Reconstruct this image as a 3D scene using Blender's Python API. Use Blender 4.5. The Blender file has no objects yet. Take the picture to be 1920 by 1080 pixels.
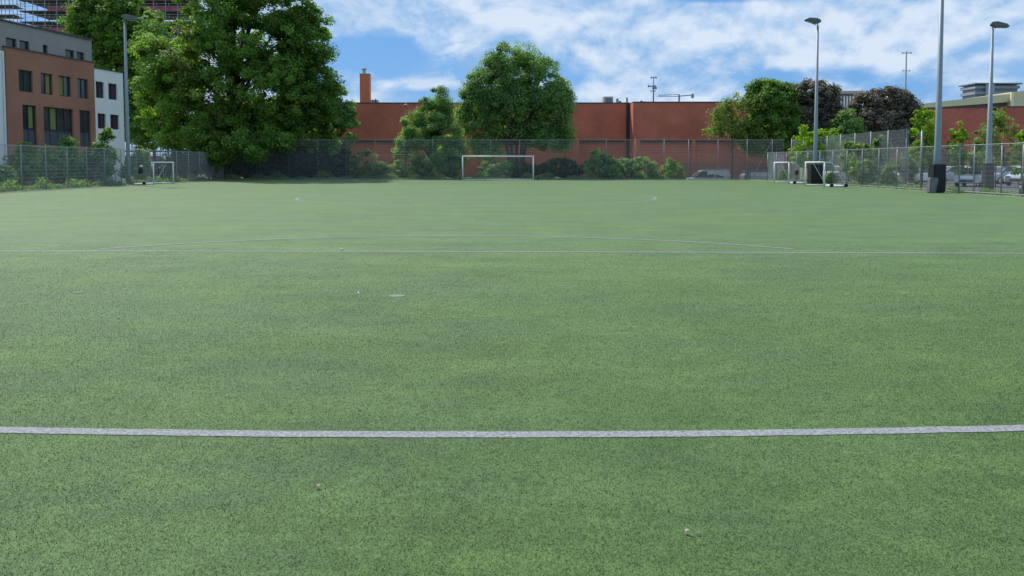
import bpy, bmesh, math, random
import numpy as np
from mathutils import Vector, Matrix
random.seed(7)
R = math.radians
SC = bpy.context.scene
COL = SC.collection

# ------------------------------------------------------------ camera
F = 1493.0; PITCH = R(3.0); HC = 1.70
cam_d = bpy.data.cameras.new('camera'); cam = bpy.data.objects.new('camera', cam_d); COL.objects.link(cam)
cam.location = (0, 0, HC); cam.rotation_euler = (R(90) - PITCH, 0, 0)
cam_d.sensor_width = 36; cam_d.lens = 36 * F / 1920; cam_d.shift_y = -155 / 1920
cam_d.clip_start = 0.05; cam_d.clip_end = 6000
SC.camera = cam
# ------------------------------------------------------------ light
SUN_EL, SUN_AZ = R(50), R(-38)          # azimuth from +Y towards +X
w = bpy.data.worlds.new('World'); SC.world = w; w.use_nodes = True
w.cycles.sampling_method = 'MANUAL'; w.cycles.sample_map_resolution = 256
nt = w.node_tree; N = nt.nodes; L = nt.links
for n in list(N): N.remove(n)
SKY = 0.10
def wn(t, **k):
    n = N.new(t)
    for a, b in k.items(): setattr(n, a, b)
    return n
def wm(op, a, b=None, c=None, clamp=False):
    n = wn('ShaderNodeMath', operation=op, use_clamp=clamp)
    for i, v in enumerate((a, b, c)):
        if v is None: continue
        if isinstance(v, (int, float)): n.inputs[i].default_value = v
        else: L.new(v, n.inputs[i])
    return n.outputs[0]
out = wn('ShaderNodeOutputWorld'); bg = wn('ShaderNodeBackground'); bg.inputs[1].default_value = SKY
L.new(bg.outputs[0], out.inputs[0])
sky = wn('ShaderNodeTexSky', sky_type='NISHITA'); sky.sun_disc = False
sky.sun_elevation = SUN_EL; sky.sun_rotation = SUN_AZ; sky.air_density = 1.0; sky.dust_density = 0.4; sky.ozone_density = 2.5
tc = wn('ShaderNodeTexCoord'); sep = wn('ShaderNodeSeparateXYZ'); L.new(tc.outputs['Generated'], sep.inputs[0])
dy = wm('MAXIMUM', sep.outputs[1], 0.08)
az = wm('DIVIDE', sep.outputs[0], dy); el = wm('DIVIDE', sep.outputs[2], dy)
mp = wn('ShaderNodeMapping'); mp.inputs['Scale'].default_value = (1, 1, 1.7); L.new(tc.outputs['Generated'], mp.inputs[0])
def wnoise(scale, detail, rough, dist=0.0, loc=(0, 0, 0)):
    m2 = wn('ShaderNodeMapping'); m2.inputs['Location'].default_value = loc; L.new(mp.outputs[0], m2.inputs[0])
    n = wn('ShaderNodeTexNoise'); n.inputs['Scale'].default_value = scale; n.inputs['Detail'].default_value = detail
    n.inputs['Roughness'].default_value = rough; n.inputs['Distortion'].default_value = dist
    L.new(m2.outputs[0], n.inputs['Vector']); return n.outputs[0]
n1 = wnoise(6.5, 10, 0.58, 0.35, (3.1, 0.4, 1.2)); n2 = wnoise(16.0, 8, 0.55, 0.2, (1.7, 5.0, 0.3)); n3 = wnoise(4.0, 5, 0.5, 0.0, (9, 2, 4))
n1u = wnoise(6.5, 10, 0.58, 0.35, (3.1, 0.4, 1.232)); n2u = wnoise(16.0, 8, 0.55, 0.2, (1.7, 5.0, 0.32))
def puff(loc):                         # heaped, cauliflower-like cloud relief
    q = wnoise(11.0, 6, 0.5, 0.0, loc); return wm('SUBTRACT', 0.22, wm('MULTIPLY', wm('ABSOLUTE', wm('SUBTRACT', q, 0.5)), 3.2))
pf = puff((0.3, 0.2, 0.1)); pfu = puff((0.3, 0.2, 0.125))
# open blue gaps in the cloud (direction, size) and brighter heaps of cloud
def blob(px, py, rx, ry):
    a = wm('MULTIPLY', wm('SUBTRACT', az, (px - 960) / F), F / rx)
    e = wm('MULTIPLY', wm('SUBTRACT', el, (307 - py) / F), F / ry)
    s = wm('ADD', wm('MULTIPLY', a, a), wm('MULTIPLY', e, e))
    return wm('EXPONENT', wm('MULTIPLY', s, -1.0))
gap = None
for b, k in (((725, 112, 170, 50), 1.35), ((1330, 2, 90, 9), 1.1), ((1065, 135, 62, 32), .7), ((1560, 140, 150, 24), 1.0),
          ((820, 178, 170, 14), .6), ((1700, 172, 150, 22), .8), ((1900, 52, 90, 30), .7), ((1230, 165, 200, 30), .35),
          ((60, 60, 60, 60), .3)):
    g = wm('MULTIPLY', blob(*b), k); gap = g if gap is None else wm('ADD', gap, g)
heap = None
for b, k in (((1130, 112, 45, 22), .8), ((820, 60, 150, 40), .5), ((1660, 128, 60, 22), .5), ((800, 160, 120, 9), .8), ((1880, 110, 80, 40), .8),
          ((1280, 45, 330, 28), .6), ((1500, 95, 60, 50), .4), ((680, 20, 120, 30), .5)):
    g = wm('MULTIPLY', blob(*b), k); heap = g if heap is None else wm('ADD', heap, g)
cov = wm('ADD', wm('MULTIPLY', wm('SUBTRACT', n1, 0.5), 2.5), 1.12)
cov = wm('ADD', cov, wm('ADD', wm('MULTIPLY', wm('SUBTRACT', n2, 0.5), 0.7), wm('MULTIPLY', pf, 0.75)))
cov = wm('ADD', wm('SUBTRACT', cov, wm('MULTIPLY', gap, 1.25)), wm('MULTIPLY', heap, 0.4))
mr = wn('ShaderNodeMapRange', interpolation_type='SMOOTHSTEP'); mr.inputs['From Min'].default_value = 0.0; mr.inputs['From Max'].default_value = 0.95
L.new(cov, mr.inputs['Value'])
rel = wm('ADD', wm('MULTIPLY', wm('SUBTRACT', n1, n1u), 4.2), wm('ADD', wm('MULTIPLY', wm('SUBTRACT', n2, n2u), 0.9), wm('MULTIPLY', wm('SUBTRACT', pf, pfu), 0.7)))
br = wm('ADD', rel, wm('ADD', wm('ADD', wm('MULTIPLY', wm('SUBTRACT', n3, .5), 1.5), 0.42), wm('MULTIPLY', heap, 0.4)), clamp=True)
cr = wn('ShaderNodeValToRGB'); L.new(br, cr.inputs[0])
cr.color_ramp.elements[0].color = (0.22 / SKY, 0.40 / SKY, 0.66 / SKY, 1); cr.color_ramp.elements[0].position = 0.0
cr.color_ramp.elements[1].color = (0.56 / SKY, 0.65 / SKY, 0.77 / SKY, 1); cr.color_ramp.elements[1].position = 0.95
blue = wn('ShaderNodeMixRGB', blend_type='MIX'); blue.inputs[0].default_value = 0.8
L.new(sky.outputs[0], blue.inputs[1]); blue.inputs[2].default_value = (0.09 / SKY, 0.29 / SKY, 0.64 / SKY, 1)
mx = wn('ShaderNodeMixRGB'); L.new(mr.outputs[0], mx.inputs[0]); L.new(blue.outputs[0], mx.inputs[1]); L.new(cr.outputs[0], mx.inputs[2])
L.new(mx.outputs[0], bg.inputs[0])

sun_d = bpy.data.lights.new('sun', 'SUN'); sun = bpy.data.objects.new('sun', sun_d); COL.objects.link(sun)
sun_d.energy = 4.0; sun_d.angle = R(0.5); sun_d.color = (1.0, 0.95, 0.87)
tos = Vector((math.sin(SUN_AZ) * math.cos(SUN_EL), math.cos(SUN_AZ) * math.cos(SUN_EL), math.sin(SUN_EL)))
sun.rotation_euler = tos.to_track_quat('Z', 'Y').to_euler(); sun.location = tos * 80
SC.view_settings.view_transform = 'Standard'; SC.view_settings.look = 'None'
SC.view_settings.exposure = 0.3; SC.view_settings.gamma = 1.0
SC.cycles.max_bounces = 6; SC.cycles.transparent_max_bounces = 8
SC.cycles.sample_clamp_indirect = 4

# ------------------------------------------------------------ helpers
def D(px, py):
    u, v = (px - 960) / F, (385 - py) / F
    return Vector((u, math.cos(PITCH) + v * math.sin(PITCH), -math.sin(PITCH) + v * math.cos(PITCH)))
def P(px, py, Y):                      # the point at depth Y metres seen at a photo position
    d = D(px, py); return Vector((0, 0, HC)) + d * (Y / d.y)
def G(px, py, z=0.0):
    d = D(px, py); return Vector((0, 0, HC)) + d * ((z - HC) / d.z)
def ZY(py, Y): return P(960, py, Y).z
def XY(px, Y, py=307): return P(px, py, Y).x

def mat(name, col, rough=0.7, metal=0.0, var=0.0, scale=3.0, bump=0.0, bscale=40.0, spec=0.5, col2=None, stretch=(1, 1, 1), detail=5):
    m = bpy.data.materials.new(name); m.use_nodes = True
    t = m.node_tree; b = t.nodes['Principled BSDF']
    b.inputs['Roughness'].default_value = rough; b.inputs['Metallic'].default_value = metal
    b.inputs['Specular IOR Level'].default_value = spec
    c = (*col, 1); b.inputs['Base Color'].default_value = c
    if var or col2 or bump:
        tcn = t.nodes.new('ShaderNodeTexCoord'); mpn = t.nodes.new('ShaderNodeMapping'); mpn.inputs['Scale'].default_value = stretch
        t.links.new(tcn.outputs['Object'], mpn.inputs[0])
    if var or col2:
        n = t.nodes.new('ShaderNodeTexNoise'); n.inputs['Scale'].default_value = scale; n.inputs['Detail'].default_value = detail
        n.inputs['Roughness'].default_value = 0.65
        t.links.new(mpn.outputs[0], n.inputs['Vector'])
        r = t.nodes.new('ShaderNodeValToRGB'); t.links.new(n.outputs[0], r.inputs[0])
        r.color_ramp.elements[0].position = 0.3; r.color_ramp.elements[1].position = 0.7
        a = tuple(x * (1 - var) for x in col); d = col2 or tuple(min(1, x * (1 + var)) for x in col)
        r.color_ramp.elements[0].color = (*a, 1); r.color_ramp.elements[1].color = (*d, 1)
        t.links.new(r.outputs[0], b.inputs['Base Color'])
    if bump:
        n = t.nodes.new('ShaderNodeTexNoise'); n.inputs['Scale'].default_value = bscale; n.inputs['Detail'].default_value = 4
        t.links.new(mpn.outputs[0], n.inputs['Vector'])
        bp = t.nodes.new('ShaderNodeBump'); bp.inputs['Strength'].default_value = bump; bp.inputs['Distance'].default_value = 0.02
        t.links.new(n.outputs[0], bp.inputs['Height']); t.links.new(bp.outputs[0], b.inputs['Normal'])
    return m

def brick_mat(name, c1, c2, mortar, var=0.25, sc=1.0):
    m = bpy.data.materials.new(name); m.use_nodes = True
    t = m.node_tree; b = t.nodes['Principled BSDF']; b.inputs['Roughness'].default_value = 0.85
    b.inputs['Specular IOR Level'].default_value = 0.2
    tcn = t.nodes.new('ShaderNodeTexCoord'); sp = t.nodes.new('ShaderNodeSeparateXYZ'); t.links.new(tcn.outputs['Object'], sp.inputs[0])
    ad = t.nodes.new('ShaderNodeMath'); ad.operation = 'ADD'; t.links.new(sp.outputs[0], ad.inputs[0]); t.links.new(sp.outputs[1], ad.inputs[1])
    cb = t.nodes.new('ShaderNodeCombineXYZ'); t.links.new(ad.outputs[0], cb.inputs[0]); t.links.new(sp.outputs[2], cb.inputs[1])
    bk = t.nodes.new('ShaderNodeTexBrick'); t.links.new(cb.outputs[0], bk.inputs['Vector'])
    bk.inputs['Color1'].default_value = (*c1, 1); bk.inputs['Color2'].default_value = (*c2, 1); bk.inputs['Mortar'].default_value = (*mortar, 1)
    bk.inputs['Scale'].default_value = sc; bk.inputs['Brick Width'].default_value = 0.225; bk.inputs['Row Height'].default_value = 0.075; bk.inputs['Mortar Size'].default_value = 0.008
    n = t.nodes.new('ShaderNodeTexNoise'); n.inputs['Scale'].default_value = 0.22; n.inputs['Detail'].default_value = 7; n.inputs['Roughness'].default_value = 0.6
    t.links.new(cb.outputs[0], n.inputs['Vector'])
    mm = t.nodes.new('ShaderNodeMapRange'); mm.inputs['From Min'].default_value = 0.3; mm.inputs['From Max'].default_value = 0.7
    mm.inputs['To Min'].default_value = 1 - var; mm.inputs['To Max'].default_value = 1 + var
    t.links.new(n.outputs[0], mm.inputs[0])
    mu = t.nodes.new('ShaderNodeVectorMath'); mu.operation = 'SCALE'; t.links.new(bk.outputs[0], mu.inputs[0]); t.links.new(mm.outputs[0], mu.inputs['Scale'])
    t.links.new(mu.outputs[0], b.inputs['Base Color'])
    return m

def leaf_mat(name, a, b_, trans, tfac=0.35, rough=0.55):
    m = bpy.data.materials.new(name); m.use_nodes = True
    t = m.node_tree; b = t.nodes['Principled BSDF']; o = t.nodes['Material Output']
    at = t.nodes.new('ShaderNodeAttribute'); at.attribute_name = 'tone'
    r = t.nodes.new('ShaderNodeValToRGB'); t.links.new(at.outputs['Fac'], r.inputs[0])
    r.color_ramp.elements[0].color = (*a, 1); r.color_ramp.elements[1].color = (*b_, 1)
    t.links.new(r.outputs[0], b.inputs['Base Color']); b.inputs['Roughness'].default_value = rough; b.inputs['Specular IOR Level'].default_value = 0.18
    tr = t.nodes.new('ShaderNodeBsdfTranslucent')
    r2 = t.nodes.new('ShaderNodeValToRGB'); t.links.new(at.outputs['Fac'], r2.inputs[0])
    r2.color_ramp.elements[0].color = (*[x * 0.55 for x in trans], 1); r2.color_ramp.elements[1].color = (*[min(1, x * 1.3) for x in trans], 1)
    t.links.new(r2.outputs[0], tr.inputs[0])
    mxn = t.nodes.new('ShaderNodeMixShader'); mxn.inputs[0].default_value = tfac
    t.links.new(b.outputs[0], mxn.inputs[1]); t.links.new(tr.outputs[0], mxn.inputs[2]); t.links.new(mxn.outputs[0], o.inputs[0])
    return m

def tag(o, label=None, cat=None, group=None, kind=None):
    if label: o['label'] = label
    if cat: o['category'] = cat
    if group: o['group'] = group
    if kind: o['kind'] = kind
    return o
def empty(name, loc=(0, 0, 0), rz=0.0):
    o = bpy.data.objects.new(name, None); COL.objects.link(o); o.location = loc; o.rotation_euler = (0, 0, rz); o.empty_display_size = 0.3
    return o
def copy_tree(o, parent=None):
    c = o.copy(); COL.objects.link(c); c.parent = parent
    for ch in [x for x in list(COL.objects) if x.parent == o]: copy_tree(ch, c)
    return c
def origin(o):                                   # accumulated location of a parent chain (no rotation while building)
    v = Vector((0, 0, 0))
    while o is not None: v += o.location; o = o.parent
    return v
class MB:
    def __init__(s, xf=None): s.v = []; s.f = []; s.xf = xf
    def add(s, vs, fs):
        b = len(s.v)
        for q in vs:
            q = Vector(q)
            s.v.append(s.xf(q) if s.xf else q)
        s.f += [tuple(i + b for i in f) for f in fs]; return s
    def quad(s, *q): return s.add(q, [(0, 1, 2, 3)])
    def box(s, x0, x1, y0, y1, z0, z1):
        v = [(x0, y0, z0), (x1, y0, z0), (x1, y1, z0), (x0, y1, z0), (x0, y0, z1), (x1, y0, z1), (x1, y1, z1), (x0, y1, z1)]
        return s.add(v, [(0, 3, 2, 1), (4, 5, 6, 7), (0, 1, 5, 4), (1, 2, 6, 5), (2, 3, 7, 6), (3, 0, 4, 7)])
    def bar(s, a, b, w, h=None):
        return s.tube([a, b], [w / 2 * 1.414] * 2, 4, rot=math.pi / 4)
    def tube(s, pts, rs, n=8, cap=True, rot=0.0):
        pts = [Vector(p) for p in pts]
        if not isinstance(rs, (list, tuple)): rs = [rs] * len(pts)
        rings = []
        for i, p in enumerate(pts):
            t = (pts[min(i + 1, len(pts) - 1)] - pts[max(i - 1, 0)]).normalized()
            ref = Vector((0, 0, 1)) if abs(t.z) < 0.9 else Vector((0, 1, 0))
            a = t.cross(ref).normalized(); b = t.cross(a).normalized()
            rings.append([p + (a * math.cos(2 * math.pi * k / n + rot) + b * math.sin(2 * math.pi * k / n + rot)) * rs[i] for k in range(n)])
        v = [q for r in rings for q in r]; f = []
        for i in range(len(pts) - 1):
            for k in range(n):
                f.append((i * n + k, i * n + (k + 1) % n, (i + 1) * n + (k + 1) % n, (i + 1) * n + k))
        if cap: f.append(tuple(range(n))); f.append(tuple(reversed(range((len(pts) - 1) * n, len(pts) * n))))
        return s.add(v, f)
    def prism(s, poly, y0, y1):                    # polygon in XZ, extruded in Y
        n = len(poly); v = [(x, y0, z) for x, z in poly] + [(x, y1, z) for x, z in poly]
        return s.add(v, [tuple(range(n)), tuple(reversed(range(n, 2 * n)))] + [(i, i + n, (i + 1) % n + n, (i + 1) % n) for i in range(n)])
    def build(s, name, m, parent=None, smooth=False, bevel=0.0):
        off = origin(parent)
        me = bpy.data.meshes.new(name); me.from_pydata([tuple(q - off) for q in s.v], [], s.f); me.materials.append(m)
        bm = bmesh.new(); bm.from_mesh(me); bmesh.ops.recalc_face_normals(bm, faces=bm.faces)
        if bevel: bmesh.ops.bevel(bm, geom=bm.edges[:], offset=bevel, segments=2, affect='EDGES', clamp_overlap=True)
        bm.to_mesh(me); bm.free()
        if smooth: me.polygons.foreach_set('use_smooth', [True] * len(me.polygons))
        o = bpy.data.objects.new(name, me); COL.objects.link(o); o.parent = parent
        return o
def npmesh(name, verts, nper, m, parent=None, tone=None):       # verts (n*nper,3) numpy, faces of nper corners each
    nf = len(verts) // nper
    me = bpy.data.meshes.new(name); me.vertices.add(nf * nper); me.vertices.foreach_set('co', np.ascontiguousarray(verts, dtype=np.float32).ravel())
    me.loops.add(nf * nper); me.loops.foreach_set('vertex_index', np.arange(nf * nper, dtype=np.int32))
    me.polygons.add(nf); me.polygons.foreach_set('loop_start', np.arange(0, nf * nper, nper, dtype=np.int32))
    me.polygons.foreach_set('loop_total', np.full(nf, nper, dtype=np.int32))
    me.update(calc_edges=True); me.materials.append(m)
    if tone is not None:
        a = me.attributes.new('tone', 'FLOAT', 'POINT'); a.data.foreach_set('value', np.repeat(tone.astype(np.float32), nper))
    o = bpy.data.objects.new(name, me); COL.objects.link(o); o.parent = parent
    return o
rng = np.random.default_rng(5)

# ------------------------------------------------------------ materials
M = {}
M['white'] = mat('white_paint', (0.72, 0.76, 0.76), 0.45, var=0.06, scale=4)
M['white_wall'] = mat('white_render', (0.78, 0.77, 0.77), 0.8, var=0.06, scale=0.6)
M['grey_clad'] = mat('grey_cladding', (0.29, 0.265, 0.26), 0.6, var=0.08, scale=0.8)
M['brick_flat'] = brick_mat('brick_flats', (0.38, 0.150, 0.095), (0.31, 0.120, 0.078), (0.38, 0.26, 0.2), 0.18)
M['brick_red'] = brick_mat('brick_red', (0.62, 0.165, 0.095), (0.50, 0.130, 0.080), (0.44, 0.20, 0.16), 0.20)
M['brick_orange'] = brick_mat('brick_orange', (0.78, 0.21, 0.09), (0.70, 0.18, 0.08), (0.6, 0.25, 0.14), 0.06)
M['dark_strip'] = mat('painted_recess_shade', (0.04, 0.035, 0.045), 0.6)  # near-black colour standing in for shade on the hall wall
M['coping'] = mat('coping', (0.07, 0.06, 0.075), 0.6)
M['frame'] = mat('window_frame_dark', (0.045, 0.04, 0.05), 0.5)
M['glass'] = mat('window_glass', (0.03, 0.045, 0.05), 0.08, spec=0.6, var=0.5, scale=0.7)
M['curtain'] = mat('curtain_yellow', (0.20, 0.22, 0.07), 0.9, var=0.2, scale=6, stretch=(6, 6, 0.3))
M['purple'] = mat('window_purple', (0.05, 0.03, 0.05), 0.3, var=0.4, scale=2)
M['panel'] = mat('spandrel', (0.075, 0.085, 0.11), 0.5)
M['galv'] = mat('galvanised', (0.22, 0.25, 0.26), 0.5, metal=0.25, var=0.1, scale=6)
M['wire'] = mat('fence_wire', (0.33, 0.36, 0.37), 0.6)
M['galv_dark'] = mat('galvanised_dark', (0.13, 0.15, 0.15), 0.6, var=0.15, scale=5)  # darker grey used for the far fence's left-hand posts
M['pole'] = mat('pole_paint', (0.20, 0.25, 0.29), 0.5, metal=0.1, var=0.08, scale=3)
M['lamp_head'] = mat('lamp_housing', (0.10, 0.12, 0.11), 0.5)
M['lamp_glass'] = mat('lamp_glass', (0.45, 0.5, 0.5), 0.2)
M['pad'] = mat('black_pad', (0.007, 0.009, 0.011), 0.6, var=0.3, scale=3, bump=0.6, bscale=6)
M['pad2'] = mat('grey_pad', (0.14, 0.14, 0.15), 0.6, var=0.3, scale=3, bump=0.6, bscale=8)
M['rubber'] = mat('rubber', (0.02, 0.02, 0.02), 0.8)
M['concrete'] = mat('concrete', (0.42, 0.41, 0.37), 0.85, var=0.15, scale=2)
M['tarmac'] = mat('tarmac', (0.07, 0.07, 0.075), 0.9, var=0.2, scale=1)
M['bark'] = mat('bark', (0.055, 0.045, 0.035), 0.9, var=0.3, scale=4, bump=0.8, bscale=12)
M['cream'] = mat('cream_roof', (0.62, 0.56, 0.36), 0.6, var=0.05, scale=0.2)
M['greyw'] = mat('grey_mauve_wall', (0.17, 0.13, 0.15), 0.8, var=0.1, scale=0.4)
M['tower'] = mat('tower_concrete', (0.27, 0.28, 0.33), 0.8, var=0.15, scale=0.1)
M['towerdark'] = mat('tower_glass', (0.15, 0.19, 0.26), 0.4)  # blue distance haze mixed into the tower's glass and roof colour
M['scaf'] = mat('scaffold_tube', (0.34, 0.33, 0.38), 0.5)
M['board'] = mat('scaffold_board', (0.13, 0.11, 0.12), 0.85, var=0.3, scale=1)
M['rednet'] = mat('red_netting', (0.72, 0.20, 0.24), 0.8, var=0.35, scale=0.7)
M['steel'] = mat('stainless', (0.6, 0.6, 0.6), 0.3, metal=0.7)
M['mast'] = mat('mast_grey', (0.24, 0.28, 0.34), 0.6)
M['black'] = mat('black_plastic', (0.02, 0.02, 0.022), 0.5)

# ------------------------------------------------------------ ground
def turf_mat(name, blades=False):
    m = bpy.data.materials.new(name); m.use_nodes = True
    t = m.node_tree; b = t.nodes['Principled BSDF']; nn = t.nodes.new; lk = t.links.new
    b.inputs['Roughness'].default_value = 0.75; b.inputs['Specular IOR Level'].default_value = 0.25
    b.inputs['Sheen Weight'].default_value = 0.10; b.inputs['Sheen Roughness'].default_value = 0.5; b.inputs['Sheen Tint'].default_value = (1.0, 1.0, 0.72, 1)
    g = nn('ShaderNodeNewGeometry')
    def noise(sc, det, rough, stretch=(1, 1, 1)):
        mp_ = nn('ShaderNodeMapping'); mp_.inputs['Scale'].default_value = stretch; lk(g.outputs['Position'], mp_.inputs[0])
        n = nn('ShaderNodeTexNoise'); n.inputs['Scale'].default_value = sc; n.inputs['Detail'].default_value = det; n.inputs['Roughness'].default_value = rough
        lk(mp_.outputs[0], n.inputs['Vector']); return n.outputs[0]
    def ramp(f, stops):
        r = nn('ShaderNodeValToRGB'); lk(f, r.inputs[0])
        r.color_ramp.elements[0].position, r.color_ramp.elements[0].color = stops[0][0], (*stops[0][1], 1)
        r.color_ramp.elements[1].position, r.color_ramp.elements[1].color = stops[-1][0], (*stops[-1][1], 1)
        for p_, c_ in stops[1:-1]:
            e = r.color_ramp.elements.new(p_); e.color = (*c_, 1)
        return r.outputs[0]
    def mul(a, c):
        q = nn('ShaderNodeMixRGB'); q.blend_type = 'MULTIPLY'; q.inputs[0].default_value = 1; lk(a, q.inputs[1]); lk(c, q.inputs[2]); return q.outputs[0]
    base = ramp(noise(0.35, 5, 0.68, (1, 1.5, 1)), [(0.32, (0.068, 0.130, 0.042)), (0.5, (0.070, 0.136, 0.034)), (0.70, (0.073, 0.144, 0.026))])
    streak = ramp(noise(0.9, 6, 0.65, (0.35, 1.3, 1)), [(0.28, (0.78, 0.80, 0.84)), (0.5, (1, 1, 1)), (0.75, (1.22, 1.16, 1.2))])
    big = ramp(noise(0.05, 3, 0.5, (1, 2.4, 1)), [(0.35, (0.92, 0.95, 1.02)), (0.65, (1.06, 1.03, 0.92))])
    flecks = ramp(noise(0.7, 6, 0.8, (1, 1, 1)), [(0.36, (0.80, 0.84, 0.82)), (0.5, (1, 1, 1)), (0.64, (1.2, 1.14, 1.16))])
    base = mul(mul(base, big), flecks)
    scuff = ramp(noise(1.3, 3, 0.55, (0.45, 1.6, 1)), [(0.24, (0.72, 0.72, 0.84)), (0.31, (1, 1, 1)), (1.0, (1, 1, 1))])
    fine = ramp(noise(70, 4, 0.7), [(0.30, (0.55, 0.60, 0.55)), (0.5, (0.95, 0.97, 0.95)), (0.70, (1.5, 1.42, 1.5))])
    mid = mul(ramp(noise(12, 4, 0.75), [(0.3, (0.80, 0.82, 0.84)), (0.7, (1.22, 1.19, 1.18))]), ramp(noise(3.2, 4, 0.75, (0.6, 1, 1)), [(0.3, (0.84, 0.86, 0.88)), (0.7, (1.17, 1.14, 1.13))]))
    c = mul(mul(mul(mul(base, streak), scuff), fine), mid)
    if blades:
        at = nn('ShaderNodeAttribute'); at.attribute_name = 'tone'
        # tone 0..1 blade shade, >2 a white-pigmented fibre of the line
        rr = ramp(at.outputs['Fac'], [(0.0, (0.50, 0.54, 0.46)), (0.6, (0.64, 0.69, 0.54)), (0.92, (0.86, 0.86, 0.74)), (1.0, (2.3, 1.9, 2.2))])
        c = mul(mul(mul(mul(base, streak), scuff), mid), rr)
        gt = nn('ShaderNodeMath'); gt.operation = 'GREATER_THAN'; gt.inputs[1].default_value = 1.5; lk(at.outputs['Fac'], gt.inputs[0])
        wq = nn('ShaderNodeMixRGB'); lk(gt.outputs[0], wq.inputs[0]); lk(c, wq.inputs[1]); wq.inputs[2].default_value = (0.30, 0.30, 0.33, 1); c = wq.outputs[0]
        tr = nn('ShaderNodeBsdfTranslucent'); lk(c, tr.inputs[0]); mxs = nn('ShaderNodeMixShader'); mxs.inputs[0].default_value = 0.42
        lk(c, b.inputs['Base Color']); lk(b.outputs[0], mxs.inputs[1]); lk(tr.outputs[0], mxs.inputs[2]); lk(mxs.outputs[0], t.nodes['Material Output'].inputs[0])
    else:
        lk(c, b.inputs['Base Color'])
        bp = nn('ShaderNodeBump'); bp.inputs['Strength'].default_value = 0.5; bp.inputs['Distance'].default_value = 0.012
        lk(noise(45, 4, 0.7), bp.inputs['Height']); lk(bp.outputs[0], b.inputs['Normal'])
    return m
M['turf'] = turf_mat('artificial_turf'); M['turf_blade'] = turf_mat('turf_fibres', True)
M['verge'] = mat('verge_grass', (0.07, 0.12, 0.03), 0.9, col2=(0.16, 0.20, 0.05), var=0.3, scale=1.5, bump=0.6, bscale=8)
M['line'] = mat('pitch_line_paint', (0.18, 0.21, 0.19), 0.9, var=0.55, scale=42, col2=(0.37, 0.37, 0.40), detail=8, bump=0.4, bscale=60)
M['line_worn'] = mat('worn_line_paint', (0.16, 0.23, 0.15), 0.85, var=0.3, scale=1.2, col2=(0.30, 0.36, 0.30))

def gz(x, y):                                    # the car park beyond the far fence lies about a metre lower
    a = min(max((x - 8) / 5, 0), 1); b = min(max((y - 86.0) / 2.2, 0), 1)
    return -0.03 - 1.05 * a * b * b * (3 - 2 * b)
xs = [-3000, -1000, -400, -200, -120, -80, -60, -45] + [i * 2.0 for i in range(-20, 35)] + [80, 110, 160, 300, 700, 1500, 3000]
ys = [-200, -60, -20, 0, 20, 40, 60, 75, 84] + [86 + 0.4 * i for i in range(0, 8)] + [92, 98, 110, 130, 180, 300, 600, 1200, 3500]
g = MB(); g.v = [Vector((x, y, gz(x, y))) for y in ys for x in xs]; nx = len(xs)
g.f = [(j * nx + i, j * nx + i + 1, (j + 1) * nx + i + 1, (j + 1) * nx + i) for j in range(len(ys) - 1) for i in range(nx - 1)]
tag(g.build('ground', M['verge']), kind='structure')
LX, RX, FY = -30.4, 25.6, 84.0
def rfx(Y): return 25.9 - 0.024 * (Y - 40.3)     # right fence line
pitch = MB(); pitch.quad((LX + 0.5, -6, 0), (26.7, -6, 0), (rfx(83.2) - 0.25 , 83.3, 0), (LX + 0.5, 83.3, 0))
tag(pitch.build('pitch', M['turf']), kind='structure')
k = MB(); k.box(LX + 0.36, LX + 0.5, -6, 83.44, -0.05, 0.03); k.box(LX + 0.5, 24.6, 83.3, 83.44, -0.05, 0.03)
k.quad((26.7, -6, 0.012), (26.95, -6, 0.012), (24.85, 83.3, 0.012), (24.61, 83.3, 0.012))
tag(k.build('kerb', M['concrete']), kind='structure')
tm = MB(); tm.quad((27.2, 30, -0.018), (90, 30, -0.018), (90, 85.4, -0.018), (27.2, 85.4, -0.018))
tag(tm.build('car_park', M['tarmac']), kind='structure')
tm = MB(); tm.quad((13.5, 88.4, -1.06), (80, 88.4, -1.06), (80, 101.5, -1.06), (13.5, 101.5, -1.06))
tag(tm.build('road', M['tarmac']), kind='structure')

# painted lines
def strip(pts, wd, z=0.004):
    m_ = MB(); ps = [Vector((p[0], p[1], 0)) for p in pts]; v = []
    for i, p in enumerate(ps):
        t = (ps[min(i + 1, len(ps) - 1)] - ps[max(i - 1, 0)]).normalized(); nrm = Vector((-t.y, t.x, 0))
        v += [p - nrm * wd / 2 + Vector((0, 0, z)), p + nrm * wd / 2 + Vector((0, 0, z))]
    m_.add(v, [(2 * i, 2 * i + 2, 2 * i + 3, 2 * i + 1) for i in range(len(ps) - 1)])
    return m_
_a, _b, _c = G(0, 806.5), G(960, 815.5), G(1920, 803)
NA = _b.y; _m = np.linalg.solve(np.array([[_a.x, _a.x ** 2], [_c.x, _c.x ** 2]]), np.array([_a.y - NA, _c.y - NA])); NB, NC = float(_m[0]), float(_m[1])
def nearY(x):                                    # the near goal-area line bows a little
    return NA + NB * x + NC * x * x
near_pts = [(x * 0.1, nearY(x * 0.1) + random.uniform(-.004, .004)) for x in range(-70, 71)]
tag(strip(near_pts, 0.112).build('goal_area_line', M['line']), kind='structure')
pl = [(G(px, py).x, G(px, py).y) for px, py in ((-900, 467), (0, 470.5), (480, 471), (960, 472), (1440, 473.5), (1920, 475), (2800, 477))]
tag(strip(pl, 0.11).build('penalty_area_line', M['line']), kind='structure')
ac, ar, aY = -1.29, 9.15, 15.4 - 5.6
arc = [(ac + ar * math.sin(a), aY + ar * math.cos(a)) for a in [R(-52.5 + i * 3.5) for i in range(31)]]
arc = [p for p in arc if p[1] > 15.4]
arc = [(p[0], 15.4 + (p[1] - 15.4) * 0.93) for p in arc]
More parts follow.
